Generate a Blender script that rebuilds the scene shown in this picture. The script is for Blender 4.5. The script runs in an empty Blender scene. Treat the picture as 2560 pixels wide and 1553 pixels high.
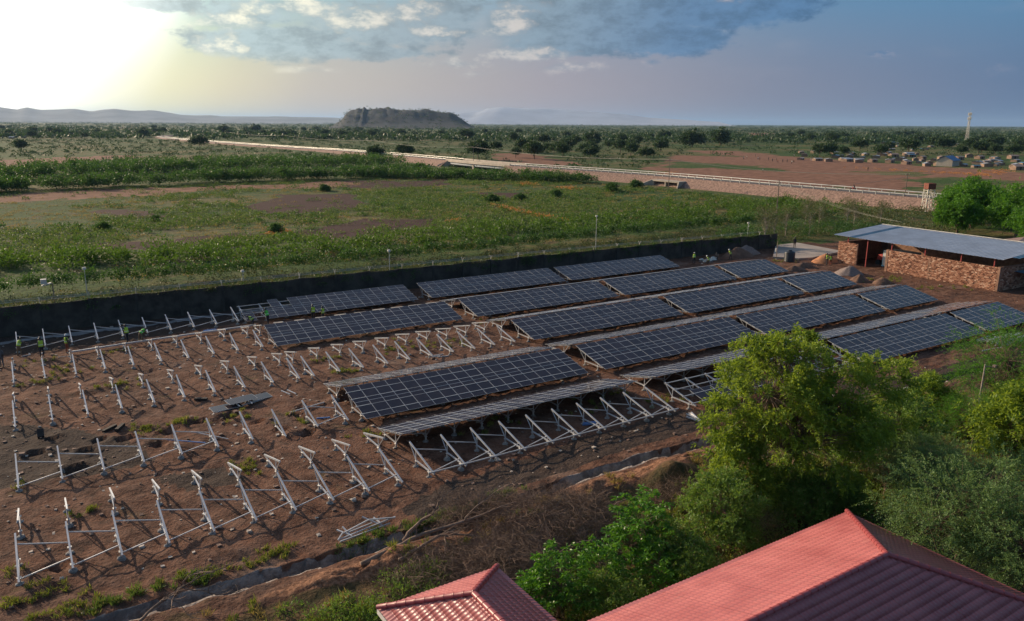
import bpy, bmesh, math, random
import numpy as np
from mathutils import Vector, Matrix
R = math.radians
SC = bpy.context.scene
COL = SC.collection
# ------------------------------------------------------------------ camera
CAM_H = 21.785
FPX, PITCH, ROLL, YAW = 1932.765, 0.237883, 0.0058075, 0.5713645
_fw = Vector((math.sin(YAW)*math.cos(PITCH), math.cos(YAW)*math.cos(PITCH), -math.sin(PITCH)))
_rt = Vector((math.cos(YAW), -math.sin(YAW), 0.0))
_up = _rt.cross(_fw)
CR = math.cos(ROLL)*_rt + math.sin(ROLL)*_up
CU = -math.sin(ROLL)*_rt + math.cos(ROLL)*_up
cam_d = bpy.data.cameras.new("camera")
cam = bpy.data.objects.new("camera", cam_d)
COL.objects.link(cam)
cam_d.sensor_width = 36.0
cam_d.lens = FPX/2560.0*36.0
cam_d.clip_start = 0.5
cam_d.clip_end = 90000.0
cam.matrix_world = Matrix(((CR.x, CU.x, -_fw.x, 0), (CR.y, CU.y, -_fw.y, 0), (CR.z, CU.z, -_fw.z, CAM_H), (0, 0, 0, 1)))
SC.camera = cam
SC.render.resolution_x, SC.render.resolution_y = 1024, 621
# survey: ground position of a point measured in the photograph (height z known)
def G(px, py, z=0.0):
    d = _fw + (px-1280.0)/FPX*CR - (py-776.5)/FPX*CU
    t = (z-CAM_H)/d.z
    return Vector((d.x*t, d.y*t, z))
def azel(px, py):
    d = (_fw + (px-1280.0)/FPX*CR - (py-776.5)/FPX*CU).normalized()
    return math.degrees(math.atan2(d.x, d.y)), math.degrees(math.asin(d.z))
# ------------------------------------------------------------------ light
SUN_AZ, SUN_EL = -23.0, 19.5            # degrees, azimuth from +y towards +x
SUN_V = Vector((math.sin(R(SUN_AZ))*math.cos(R(SUN_EL)), math.cos(R(SUN_AZ))*math.cos(R(SUN_EL)), math.sin(R(SUN_EL))))
sun_d = bpy.data.lights.new("sun", 'SUN')
sun_d.energy = 3.9
sun_d.angle = R(0.6)
sun_d.color = (1.0, 0.77, 0.53)
sun = bpy.data.objects.new("sun", sun_d)
COL.objects.link(sun)
sun.rotation_euler = SUN_V.to_track_quat('Z', 'Y').to_euler()
vs = SC.view_settings
vs.view_transform = 'Standard'; vs.look = 'None'; vs.exposure = 0.46; vs.gamma = 1.0
vs.use_curve_mapping = False
SC.cycles.max_bounces = 6
SC.cycles.diffuse_bounces = 3
SC.cycles.glossy_bounces = 3
SC.cycles.transmission_bounces = 4
SC.cycles.transparent_max_bounces = 6
SC.cycles.volume_bounces = 0
SC.cycles.caustics_reflective = False
SC.cycles.caustics_refractive = False
SC.cycles.use_denoising = True
SC.cycles.sample_clamp_indirect = 4.0
# ------------------------------------------------------------------ sky
wd = bpy.data.worlds.new("World")
SC.world = wd
wd.use_nodes = True
class NT:
    """small node-tree writer"""
    def __init__(s, tree): s.t = tree; s.n = tree.nodes; s.l = tree.links
    def node(s, typ, **kw):
        n = s.n.new(typ)
        for k, v in kw.items(): setattr(n, k, v)
        return n
    def put(s, sock, v):
        if isinstance(v, bpy.types.NodeSocket): s.l.new(v, sock)
        elif v is not None:
            if hasattr(sock.default_value, '__len__') and not hasattr(v, '__len__'): v = (v,)*len(sock.default_value)
            if hasattr(sock.default_value, '__len__') and len(sock.default_value) == 4 and len(v) == 3: v = (*v, 1.0)
            sock.default_value = v
    def m(s, op, a, b=None, c=None, clamp=False):
        n = s.node('ShaderNodeMath', operation=op); n.use_clamp = clamp
        s.put(n.inputs[0], a)
        if b is not None: s.put(n.inputs[1], b)
        if c is not None: s.put(n.inputs[2], c)
        return n.outputs[0]
    def vm(s, op, a, b=None, scale=None):
        n = s.node('ShaderNodeVectorMath', operation=op)
        s.put(n.inputs[0], a)
        if b is not None: s.put(n.inputs[1], b)
        if scale is not None: s.put(n.inputs['Scale'], scale)
        return n.outputs['Value'] if op in ('DOT_PRODUCT', 'LENGTH', 'DISTANCE') else n.outputs[0]
    def step(s, v, lo, hi, smooth=True):
        n = s.node('ShaderNodeMapRange', interpolation_type='SMOOTHSTEP' if smooth else 'LINEAR')
        s.put(n.inputs[0], v); s.put(n.inputs[1], lo); s.put(n.inputs[2], hi)
        return n.outputs[0]
    def mix(s, f, a, b, blend='MIX'):
        n = s.node('ShaderNodeMix', data_type='RGBA', blend_type=blend)
        s.put(n.inputs[0], f); s.put(n.inputs[6], a); s.put(n.inputs[7], b)
        return n.outputs[2]
    def noise(s, vec, scale, detail=4.0, rough=0.55, out=0):
        n = s.node('ShaderNodeTexNoise')
        if vec is not None: s.put(n.inputs['Vector'], vec)
        n.inputs['Scale'].default_value = scale; n.inputs['Detail'].default_value = detail; n.inputs['Roughness'].default_value = rough
        return n.outputs[out]
    def ramp(s, f, stops):
        n = s.node('ShaderNodeValToRGB'); e = n.color_ramp.elements
        while len(e) < len(stops): e.new(0.5)
        for el, (p, c) in zip(e, stops): el.position = p; el.color = (*c, 1.0)
        s.put(n.inputs[0], f)
        return n.outputs[0]
    def xyz(s, v):
        n = s.node('ShaderNodeSeparateXYZ'); s.put(n.inputs[0], v); return n.outputs
    def comb(s, x, y, z):
        n = s.node('ShaderNodeCombineXYZ')
        for i, v in enumerate((x, y, z)): s.put(n.inputs[i], v)
        return n.outputs[0]
# clouds: puffs surveyed as centre and half-widths; (px, py, half width, half height, strength)
_dark = [(700, 108, 250, 52, 1.25), (870, 130, 250, 26, 1.1), (980, 60, 250, 70, 1.2), (620, 30, 170, 44, 1.0), (390, 6, 150, 28, 1.3), (1130, 30, 120, 50, .8),
         (1500, 45, 340, 100, 1.7), (1790, 22, 290, 62, 1.7), (1660, 98, 190, 52, 1.5), (1420, 95, 210, 52, 1.5)]
_lit = [(560, 55, 110, 34, 1.0), (720, 18, 190, 34, .95), (880, 50, 110, 40, 1.0), (1020, 30, 110, 40, .9), (560, 118, 80, 38, 1.0), (1060, 78, 110, 22, .8), (1255, 62, 80, 62, 1.1), (1330, 136, 130, 24, 1.0),
        (1420, 168, 150, 22, .7), (1150, 160, 90, 20, .7), (2205, 134, 70, 17, 1.0), (2500, 192, 90, 34, .6), (1632, 155, 36, 14, .9), (1300, 20, 90, 20, .8), (780, 176, 90, 14, .55), (1830, 0, 60, 14, .7), (1190, 185, 60, 14, .6), (2120, 215, 90, 12, .35)]
def cloud_field(g, P_, lst, warp):
    acc = None
    for (px, py, hw, hh, st) in lst:
        az, el = azel(px, py); a2, _ = azel(px+hw, py); _, e2 = azel(px, py-hh)
        q = g.vm('MULTIPLY', g.vm('SUBTRACT', P_, (az, el, 0.0)), (1.0/max(abs(a2-az), .2), 1.0/max(abs(e2-el), .1), 0.0))
        d = g.m('MULTIPLY_ADD', g.vm('LENGTH', q), -st, st)
        acc = d if acc is None else g.m('MAXIMUM', acc, d)
    return g.m('ADD', g.m('MAXIMUM', acc, -2.0), warp)
w = NT(wd.node_tree)
w.n.clear()
tc = w.node('ShaderNodeTexCoord').outputs['Generated']
dirv = w.vm('NORMALIZE', tc)
dx, dy, dz = w.xyz(dirv)[:3]
el_ = w.m('MULTIPLY', w.m('ARCSINE', dz), 57.29578)
az_ = w.m('MULTIPLY', w.m('ARCTAN2', dx, dy), 57.29578)
phi = w.m('MULTIPLY', w.m('ARCCOSINE', w.vm('DOT_PRODUCT', dirv, tuple(SUN_V))), 57.29578)
sky = w.node('ShaderNodeTexSky', sky_type='NISHITA')
sky.sun_disc = False; sky.sun_elevation = R(SUN_EL); sky.sun_rotation = R(SUN_AZ); sky.air_density = 1.2; sky.dust_density = 2.5; sky.ozone_density = 2.0; sky.altitude = 300.0
nish = w.vm('SCALE', sky.outputs[0], scale=0.10)
# dusty horizon air, brighter and warmer towards the sun
ph = w.m('DIVIDE', phi, 180.0)
veil = w.ramp(ph, [(0.0, (3.0, 2.8, 2.3)), (0.165, (1.9, 1.8, 1.5)), (0.185, (1.25, 1.2, .92)), (0.20, (0.97, 0.90, .56)), (0.218, (0.80, 0.71, 0.47)), (0.245, (0.60, 0.525, 0.435)), (0.29, (0.47, 0.41, 0.385)),
                   (0.33, (0.38, 0.335, 0.36)), (0.405, (0.22, 0.235, 0.315)), (0.485, (0.12, 0.18, 0.30)), (1.0, (0.12, 0.175, 0.28))])
high = w.ramp(ph, [(0.0, (3.0, 2.9, 2.6)), (0.165, (2.2, 2.2, 2.1)), (0.187, (1.3, 1.4, 1.3)), (0.203, (0.40, 0.66, 0.66)), (0.25, (0.33, 0.49, 0.56)), (0.33, (0.21, 0.33, 0.45)),
                   (0.42, (0.11, 0.255, 0.42)), (0.50, (0.085, 0.245, 0.42)), (1.0, (0.07, 0.21, 0.38))])
KS = 0.75
low = w.vm('SCALE', w.mix(w.step(el_, 1.5, 10.0), veil, high), scale=KS)
base = w.mix(w.step(el_, 10.0, 32.0), low, nish)
pv = w.comb(az_, el_, 0.0)
n1 = w.noise(w.vm('MULTIPLY', pv, (0.50, 0.95, 1.0)), 1.0, 8.0, 0.66)
n2 = w.noise(w.vm('ADD', w.vm('MULTIPLY', pv, (0.13, 0.40, 1.0)), (5.0, 3.0, 0.0)), 1.0, 3.0, 0.55)
warp = w.m('ADD', w.m('MULTIPLY', w.m('SUBTRACT', n1, 0.5), 1.9), w.m('MULTIPLY_ADD', w.m('SUBTRACT', n2, 0.5), 0.5, 0.14))
fd = cloud_field(w, pv, _dark, warp); fl = cloud_field(w, pv, _lit, w.m('SUBTRACT', warp, 0.12))
cd = w.step(fd, 0.06, 0.52); cl_ = w.step(fl, 0.06, 0.78)
lit_c = w.ramp(ph, [(0.0, (1.8, 1.7, 1.4)), (0.22, (1.15, 1.10, .86)), (0.27, (0.80, 0.76, 0.68)), (0.36, (0.56, 0.50, 0.50)), (0.46, (0.36, 0.36, 0.44)), (1.0, (0.34, 0.34, 0.42))])
drk_c = w.ramp(ph, [(0.0, (1.2, 1.2, 1.1)), (0.215, (0.44, 0.54, 0.55)), (0.27, (0.29, 0.36, 0.40)), (0.32, (0.21, 0.29, 0.36)), (0.37, (0.105, 0.195, 0.325)), (0.44, (0.065, 0.165, 0.32)), (1.0, (0.09, 0.19, 0.31))])
lit_c = w.vm('SCALE', lit_c, scale=KS); drk_c = w.vm('SCALE', drk_c, scale=KS)
lit_v = w.mix(w.step(n1, 0.36, 0.66), drk_c, lit_c)
fade = w.m('MULTIPLY', w.step(el_, 2.0, 5.0), w.step(phi, 27.5, 35.0))
wisp = w.m('MULTIPLY', w.step(n2, 0.52, 0.78), 0.14)
base2 = w.mix(w.m('MULTIPLY', wisp, w.step(el_, 1.0, 6.0)), base, lit_c)
skyc = w.mix(w.m('MULTIPLY', w.m('MULTIPLY', cd, fade), 0.95), base2, w.mix(w.step(n1, 0.38, 0.66), w.vm('SCALE', drk_c, scale=1.22), w.vm('SCALE', drk_c, scale=0.86)))
skyc = w.mix(w.m('MULTIPLY', w.m('MULTIPLY', cl_, fade), 0.85), skyc, lit_v)
skyc = w.mix(w.step(el_, -0.2, -3.0), skyc, (0.12, 0.10, 0.09))
bg = w.node('ShaderNodeBackground')
w.put(bg.inputs[0], skyc); bg.inputs[1].default_value = 1.0
wo = w.node('ShaderNodeOutputWorld'); w.l.new(bg.outputs[0], wo.inputs[0])
wd.cycles.sampling_method = 'MANUAL'; wd.cycles.sample_map_resolution = 512
# ------------------------------------------------------------------ helpers
rng = np.random.default_rng(7)
random.seed(7)
class MB:
    """collects shapes, builds ONE mesh"""
    def __init__(s): s.v = []; s.f = []; s.mi = []
    def quad(s, a, b, c, d, m=0):
        n = len(s.v); s.v += [tuple(a), tuple(b), tuple(c), tuple(d)]; s.f.append((n, n+1, n+2, n+3)); s.mi.append(m)
    def tri(s, a, b, c, m=0):
        n = len(s.v); s.v += [tuple(a), tuple(b), tuple(c)]; s.f.append((n, n+1, n+2)); s.mi.append(m)
    def hexa(s, p, m=0):      # 8 corners, bottom ring then top ring
        n = len(s.v); s.v += [tuple(q) for q in p]
        for f in ((3, 2, 1, 0), (4, 5, 6, 7), (0, 1, 5, 4), (1, 2, 6, 5), (2, 3, 7, 6), (3, 0, 4, 7)):
            s.f.append(tuple(n+i for i in f)); s.mi.append(m)
    def box(s, x0, x1, y0, y1, z0, z1, m=0):
        s.hexa([(x0, y0, z0), (x1, y0, z0), (x1, y1, z0), (x0, y1, z0), (x0, y0, z1), (x1, y0, z1), (x1, y1, z1), (x0, y1, z1)], m)
    def bar(s, a, b, w, h=None, m=0, up=(0, 0, 1), w2=None, h2=None):
        a = Vector(a); b = Vector(b); h = w if h is None else h
        w2 = w if w2 is None else w2; h2 = h if h2 is None else h2
        d = (b-a).normalized(); u = Vector(up)
        if abs(d.dot(u)) > 0.98: u = Vector((1, 0, 0))
        sx = d.cross(u).normalized(); sz = sx.cross(d).normalized()
        s.hexa([a-sx*w/2-sz*h/2, a+sx*w/2-sz*h/2, b+sx*w2/2-sz*h2/2, b-sx*w2/2-sz*h2/2,
                a-sx*w/2+sz*h/2, a+sx*w/2+sz*h/2, b+sx*w2/2+sz*h2/2, b-sx*w2/2+sz*h2/2], m)
    def tube(s, pts, rad, n=6, m=0, cap=True):
        pts = [Vector(p) for p in pts]
        if not hasattr(rad, '__len__'): rad = [rad]*len(pts)
        base = len(s.v); prev = None
        for i, p in enumerate(pts):
            d = (pts[min(i+1, len(pts)-1)]-pts[max(i-1, 0)])
            d = d.normalized() if d.length > 1e-9 else Vector((0, 0, 1))
            if prev is None:
                u = Vector((0, 0, 1)) if abs(d.z) < 0.9 else Vector((1, 0, 0))
                sx = d.cross(u).normalized()
            else:
                sx = (prev - d*prev.dot(d)); sx = sx.normalized() if sx.length > 1e-6 else d.orthogonal().normalized()
            prev = sx; sy = d.cross(sx)
            for k in range(n):
                a = 2*math.pi*k/n
                s.v.append(tuple(p + (sx*math.cos(a)+sy*math.sin(a))*rad[i]))
        for i in range(len(pts)-1):
            for k in range(n):
                k2 = (k+1) % n
                s.f.append((base+i*n+k, base+i*n+k2, base+(i+1)*n+k2, base+(i+1)*n+k)); s.mi.append(m)
        if cap and n > 2:
            s.f.append(tuple(base+k for k in reversed(range(n)))); s.mi.append(m)
            s.f.append(tuple(base+(len(pts)-1)*n+k for k in range(n))); s.mi.append(m)
    def lathe(s, prof, n=16, m=0, c=(0, 0)):
        base = len(s.v)
        for (r, z) in prof:
            for k in range(n):
                a = 2*math.pi*k/n; s.v.append((c[0]+r*math.cos(a), c[1]+r*math.sin(a), z))
        for i in range(len(prof)-1):
            for k in range(n):
                k2 = (k+1) % n
                s.f.append((base+i*n+k, base+i*n+k2, base+(i+1)*n+k2, base+(i+1)*n+k)); s.mi.append(m)
        s.f.append(tuple(base+(len(prof)-1)*n+k for k in range(n))); s.mi.append(m)
    def mesh(s, name, mats, smooth=False):
        me = bpy.data.meshes.new(name)
        me.from_pydata(s.v, [], s.f)
        for mt in (mats if isinstance(mats, (list, tuple)) else [mats]): me.materials.append(mt)
        if any(s.mi): me.polygons.foreach_set('material_index', s.mi)
        if smooth: me.polygons.foreach_set('use_smooth', [True]*len(me.polygons))
        me.update()
        return me
def npmesh(name, V, F, mats, mi=None, smooth=False):
    """V (n,3), F (k,4) or (k,3) arrays"""
    me = bpy.data.meshes.new(name)
    V = np.ascontiguousarray(V, dtype=np.float32); F = np.ascontiguousarray(F, dtype=np.int32)
    k, c = F.shape
    me.vertices.add(len(V)); me.vertices.foreach_set('co', V.ravel())
    me.loops.add(k*c); me.loops.foreach_set('vertex_index', F.ravel())
    me.polygons.add(k); me.polygons.foreach_set('loop_start', np.arange(0, k*c, c, dtype=np.int32)); me.polygons.foreach_set('loop_total', np.full(k, c, dtype=np.int32))
    for mt in (mats if isinstance(mats, (list, tuple)) else [mats]): me.materials.append(mt)
    if mi is not None: me.polygons.foreach_set('material_index', np.asarray(mi, dtype=np.int32))
    if smooth: me.polygons.foreach_set('use_smooth', np.ones(k, dtype=bool))
    me.update(calc_edges=True)
    return me
def ob(name, me, parent=None, loc=(0, 0, 0), rot=(0, 0, 0), scale=(1, 1, 1)):
    o = bpy.data.objects.new(name, me); COL.objects.link(o)
    o.location = loc; o.rotation_euler = rot; o.scale = scale
    if parent is not None: o.parent = parent
    return o
def tag(o, label, cat, group=None, kind=None):
    o['label'] = label; o['category'] = cat
    if group: o['group'] = group
    if kind: o['kind'] = kind
    return o
def thing(name, label, cat, loc=(0, 0, 0), rz=0.0, group=None, scale=1.0):
    o = ob(name, None, None, loc, (0, 0, rz), (scale,)*3)
    o.empty_display_size = 0.3
    return tag(o, label, cat, group)
def struct(name, me, label=None):
    o = ob(name, me); o['kind'] = 'structure'
    if label: o['label'] = label
    return o
def copy_tree(o, parent=None):
    c = o.copy(); COL.objects.link(c)
    if parent is not None: c.parent = parent
    for ch in list(o.children): copy_tree(ch, c)
    return c
ORD = ['first', 'second', 'third', 'fourth', 'fifth', 'sixth', 'seventh', 'eighth', 'ninth', 'tenth', 'eleventh', 'twelfth', 'thirteenth', 'fourteenth', 'fifteenth',
       'sixteenth', 'seventeenth', 'eighteenth', 'nineteenth', 'twentieth', 'twenty-first', 'twenty-second', 'twenty-third', 'twenty-fourth', 'twenty-fifth', 'twenty-sixth', 'twenty-seventh', 'twenty-eighth', 'twenty-ninth', 'thirtieth']
def vnoise(X, Y, seed=0):
    """smooth value noise, numpy, ~[-1,1]"""
    xi = np.floor(X).astype(np.int64); yi = np.floor(Y).astype(np.int64)
    fx = X-xi; fy = Y-yi; fx = fx*fx*(3-2*fx); fy = fy*fy*(3-2*fy)
    def h(a, b):
        n = (a*374761393 + b*668265263 + seed*982451653) & 0xffffffff
        n = ((n ^ (n >> 13))*1274126177) & 0xffffffff
        return ((n ^ (n >> 16)) & 0xffff)/32767.5-1.0
    return (h(xi, yi)*(1-fx)+h(xi+1, yi)*fx)*(1-fy)+(h(xi, yi+1)*(1-fx)+h(xi+1, yi+1)*fx)*fy
def fbm(X, Y, seed=0, o=4):
    r = 0; a = 0.5
    for i in range(o): r = r+a*vnoise(X*2**i+i*17.3, Y*2**i-i*9.1, seed+i); a *= 0.5
    return r
def inpoly(X, Y, poly):
    ins = np.zeros(X.shape, bool); n = len(poly)
    for i in range(n):
        x1, y1 = poly[i]; x2, y2 = poly[(i+1) % n]
        if y1 == y2: continue
        c = ((y1 > Y) != (y2 > Y)) & (X < (x2-x1)*(Y-y1)/(y2-y1)+x1)
        ins ^= c
    return ins
# ------------------------------------------------------------------ materials
def mat(name):
    m = bpy.data.materials.new(name); m.use_nodes = True
    nt = NT(m.node_tree); b = m.node_tree.nodes['Principled BSDF']
    return m, nt, b
def simple(name, col, rough=0.7, metal=0.0, var=0.15, scale=3.0, bump=0.0, bscale=None, spec=None, coord='Object'):
    """colour broken up with noise, optional relief"""
    m, n, b = mat(name)
    tc = n.node('ShaderNodeTexCoord').outputs[coord]
    nz = n.noise(tc, scale, 5.0, 0.6)
    f = n.step(nz, 0.3, 0.7)
    lo = tuple(c*(1-var) for c in col); hi = tuple(min(1, c*(1+var)) for c in col)
    n.put(b.inputs['Base Color'], n.mix(f, lo, hi))
    n.put(b.inputs['Roughness'], rough); n.put(b.inputs['Metallic'], metal)
    if spec is not None: n.put(b.inputs['Specular IOR Level'], spec)
    if bump:
        bn = n.node('ShaderNodeBump'); bn.inputs['Strength'].default_value = bump; bn.inputs['Distance'].default_value = 0.05
        n.put(bn.inputs['Height'], n.noise(tc, bscale or scale*4, 5.0, 0.6)); n.l.new(bn.outputs[0], b.inputs['Normal'])
    return m
def leafmat(name, c1, c2, trans=0.4, rough=0.55, dry=None, dryf=0.0):
    """leaf: colour varies per leaf, light shines through"""
    m, n, b = mat(name)
    geo = n.node('ShaderNodeNewGeometry')
    rnd = geo.outputs['Random Per Island']
    tc = n.node('ShaderNodeTexCoord').outputs['Object']
    big = n.noise(tc, 0.55, 2.0, 0.5)
    f = n.m('ADD', n.m('MULTIPLY', rnd, 0.65), n.m('MULTIPLY', n.m('SUBTRACT', big, 0.35), 1.2), clamp=True)
    col = n.mix(f, c1, c2)
    if dry: col = n.mix(n.m('GREATER_THAN', n.m('FRACT', n.m('MULTIPLY', rnd, 17.3)), 1.0-dryf), col, dry)
    n.put(b.inputs['Base Color'], col); n.put(b.inputs['Roughness'], rough); n.put(b.inputs['Specular IOR Level'], 0.35)
    tr = n.node('ShaderNodeBsdfTranslucent')
    n.put(tr.inputs[0], n.mix(0.5, col, (c2[0]*1.5, c2[1]*1.35, c2[2]*0.6)))
    mx = n.node('ShaderNodeMixShader'); mx.inputs[0].default_value = trans
    n.l.new(b.outputs[0], mx.inputs[1]); n.l.new(tr.outputs[0], mx.inputs[2])
    n.l.new(mx.outputs[0], m.node_tree.nodes['Material Output'].inputs[0])
    return m
M = {}
M['steel'] = simple('galvanised_steel', (0.52, 0.53, 0.55), 0.45, 0.45, 0.14, 1.3)
M['steel_dull'] = simple('galvanised_steel_dull', (0.50, 0.50, 0.49), 0.5, 0.5, 0.15, 2.0)
M['alu'] = simple('panel_frame_aluminium', (0.50, 0.50, 0.50), 0.45, 0.3, 0.06, 1.0)
M['back'] = simple('panel_backsheet', (0.42, 0.42, 0.42), 0.6, 0.0, 0.05)
M['concrete'] = simple('concrete_footing', (0.28, 0.265, 0.25), 0.95, 0, 0.3, 5.0, 0.6, 20)
M['slab'] = simple('concrete_slab', (0.34, 0.29, 0.25), 0.9, 0, 0.15, 0.5, 0.1, 8)
M['bluefilm'] = simple('blue_film_wrapped_steel', (0.10, 0.22, 0.50), 0.4, 0.1, 0.15)
M['rust'] = simple('rusty_steel', (0.20, 0.055, 0.03), 0.75, 0.1, 0.35, 4)
M['redpaint'] = simple('red_painted_post', (0.32, 0.04, 0.035), 0.6, 0, 0.2, 4)
M['whitepaint'] = simple('weathered_white_paint', (0.62, 0.58, 0.50), 0.65, 0, 0.2, 3)
M['wood'] = simple('grey_timber', (0.20, 0.15, 0.11), 0.85, 0, 0.3, 6, 0.3, 30)
M['bark'] = simple('bark', (0.17, 0.115, 0.08), 0.9, 0, 0.35, 5, 0.6, 18)
M['deadwood'] = simple('dead_wood', (0.22, 0.15, 0.11), 0.9, 0, 0.4, 3, 0.4, 20)
M['twig'] = simple('dry_twigs', (0.185, 0.125, 0.092), 0.9, 0, 0.45, 1.2)
M['palebark'] = simple('pale_bark', (0.33, 0.27, 0.22), 0.85, 0, 0.25, 5, 0.4, 20)
M['soilpile'] = simple('heaped_earth', (0.155, 0.085, 0.055), 0.95, 0, 0.3, 1.5, 0.9, 7)
M['orangesand'] = simple('orange_sand', (0.42, 0.185, 0.085), 0.95, 0, 0.2, 1.5, 0.8, 6)
M['gravelpile'] = simple('grey_gravel', (0.22, 0.17, 0.15), 0.95, 0, 0.25, 6, 0.8, 20)
M['blackplastic'] = simple('black_plastic', (0.025, 0.03, 0.035), 0.4, 0, 0.2)
M['dark'] = simple('dark_timber', (0.03, 0.022, 0.018), 0.8, 0, 0.3)
def panel_glass():
    m, n, b = mat('solar_cells')
    tc = n.node('ShaderNodeTexCoord').outputs['Object']
    X, Y, Z = n.xyz(tc)[:3]
    def line(v, period, w, off=0.0):
        fr = n.m('FRACT', n.m('ADD', n.m('DIVIDE', v, period), 100.5+off))
        return n.m('LESS_THAN', n.m('MULTIPLY', n.m('ABSOLUTE', n.m('SUBTRACT', fr, 0.5)), period), w)
    ln = n.m('MAXIMUM', line(X, 0.1823, 0.0018, 0.5), line(Y, 0.0925, 0.0013, 0.0))
    mid = n.m('LESS_THAN', n.m('ABSOLUTE', Y), 0.006)
    oi = n.node('ShaderNodeObjectInfo').outputs['Random']
    cell = n.mix(oi, (0.009, 0.013, 0.028), (0.016, 0.017, 0.032))
    c = n.mix(n.m('MULTIPLY', ln, 0.16), cell, (0.10, 0.11, 0.13))
    c = n.mix(n.m('MULTIPLY', mid, 0.04), c, (0.34, 0.34, 0.36))
    dust = n.noise(n.vm('ADD', tc, n.comb(n.m('MULTIPLY', oi, 37.0), 0.0, 0.0)), 0.9, 5.0, 0.6)
    df = n.m('MULTIPLY', n.step(dust, 0.35, 0.8), 0.10)
    c = n.mix(n.m('ADD', n.m('MULTIPLY', df, .6), 0.04), c, (0.36, 0.235, 0.17))
    n.put(b.inputs['Base Color'], c)
    n.put(b.inputs['Roughness'], n.m('ADD', n.m('MULTIPLY', dust, 0.10), 0.05)); n.put(b.inputs['IOR'], 1.45)
    n.put(b.inputs['Specular IOR Level'], 0.26)
    return m
M['glass'] = panel_glass()
# ------------------------------------------------------------------ ground
def grow(a, first, ratio, end):
    out = []; d = first; x = a
    while abs(x) < abs(end) if end*a >= 0 or a == 0 else True:
        x = x+d; out.append(x); d *= ratio
        if (d > 0 and x > end) or (d < 0 and x < end): break
    return out
FARG = 42000.0
xs = sorted(grow(-4.0, -0.5, 1.07, -FARG)) + list(np.arange(-4.0, 104.0, 0.36)) + [104.0+2.0*i for i in range(60)] + grow(222.0, 2.2, 1.055, FARG)
ys = sorted(grow(8.0, -1.0, 1.25, -FARG)) + list(np.arange(8.0, 31.0, 0.40)) + list(np.arange(31.0, 38.0, 0.11)) + list(np.arange(38.0, 94.0, 0.40)) + [94.0+1.6*i for i in range(140)] + grow(316.4, 1.8, 1.05, FARG)
xs = np.array(xs); ys = np.array(ys)
GX, GY = np.meshgrid(xs, ys)
def trench_y(x):        # centre line of the foundation trench
    x = np.asarray(x, float)
    base = np.interp(x, [-20, 0, 6, 12, 18, 22, 26, 32, 40, 48, 58, 63, 69, 80, 110], [35.9, 35.4, 35.1, 34.85, 34.7, 34.45, 35.4, 35.6, 35.2, 34.6, 33.1, 33.9, 34.2, 33.2, 30.0])
    return base + 0.12*vnoise(x*0.9, x*0+3.0, 5)
HOLES = [(-0.4, 41.6, .55, .45), (1.2, 53.6, .8, .6), (4.6, 57.4, .7, .5), (7.4, 57.2, .7, .5), (9.4, 57.9, .7, .55), (11.8, 58.0, .8, .5), (6.4, 55.2, .7, .5), (2.0, 56.6, .6, .5), (20.6, 56.7, 1.0, .6), (17.2, 57.0, .5, .4), (15.6, 51.6, .9, .5), (14.4, 53.2, .5, .4), (3.0, 58.2, .6, .4), (-0.8, 57.9, .6, .5), (13.2, 55.6, .6, .4), (0.2, 60.0, .5, .4), (16.2, 55.5, .45, .35)]
def ground_h(x, y):
    x = np.asarray(x, float); y = np.asarray(y, float)
    near = np.clip((140-np.abs(x-50))/40, 0, 1)*np.clip((100-y)/10, 0, 1)*np.clip((y-2)/6, 0, 1)
    h = near*(0.15*fbm(x*0.35, y*0.35, 3)+0.13*fbm(x*1.1, y*1.1, 9)+0.05*vnoise(x*2.3, y*2.3, 12))
    d = y-trench_y(x)
    wob = 0.13*vnoise(x*1.9, x*0+1.0, 8)+0.07*vnoise(x*5.3, y*4.0, 18)
    inside = np.clip((0.50+wob-np.abs(d))/0.14, 0, 1)*np.clip((x+6)/3, 0, 1)*np.clip((104-x)/4, 0, 1)
    h = h - inside*1.0
    # spoil heaped along the near side
    sp = np.exp(-((d+1.9)/0.85)**2)*(0.36+0.30*vnoise(x*0.55, x*0, 21)+0.34*fbm(x*1.7, y*1.7, 4)+0.12*vnoise(x*4.1, y*4.1, 6))*np.clip((x-6)/8, 0, 1)*np.clip((46-x)/6, 0, 1)
    h = h + np.maximum(sp, 0)
    h = h + 1.15*np.exp(-(((x-32.6)/2.1)**2+((y-32.2)/1.3)**2))
    for (hx, hy, ra, rb) in HOLES:
        q = np.sqrt(((x-hx)/ra)**2+((y-hy)/rb)**2)
        h = h - 0.5*np.clip((1.0-q)/0.35, 0, 1) + 0.16*np.exp(-((q-1.35)/0.3)**2)
    return h
GZ = ground_h(GX, GY)
nx, ny = len(xs), len(ys)
V = np.stack([GX.ravel(), GY.ravel(), GZ.ravel()], 1)
ii = (np.arange(ny-1)[:, None]*nx+np.arange(nx-1)[None, :]).ravel()
F = np.stack([ii, ii+1, ii+nx+1, ii+nx], 1)
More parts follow.
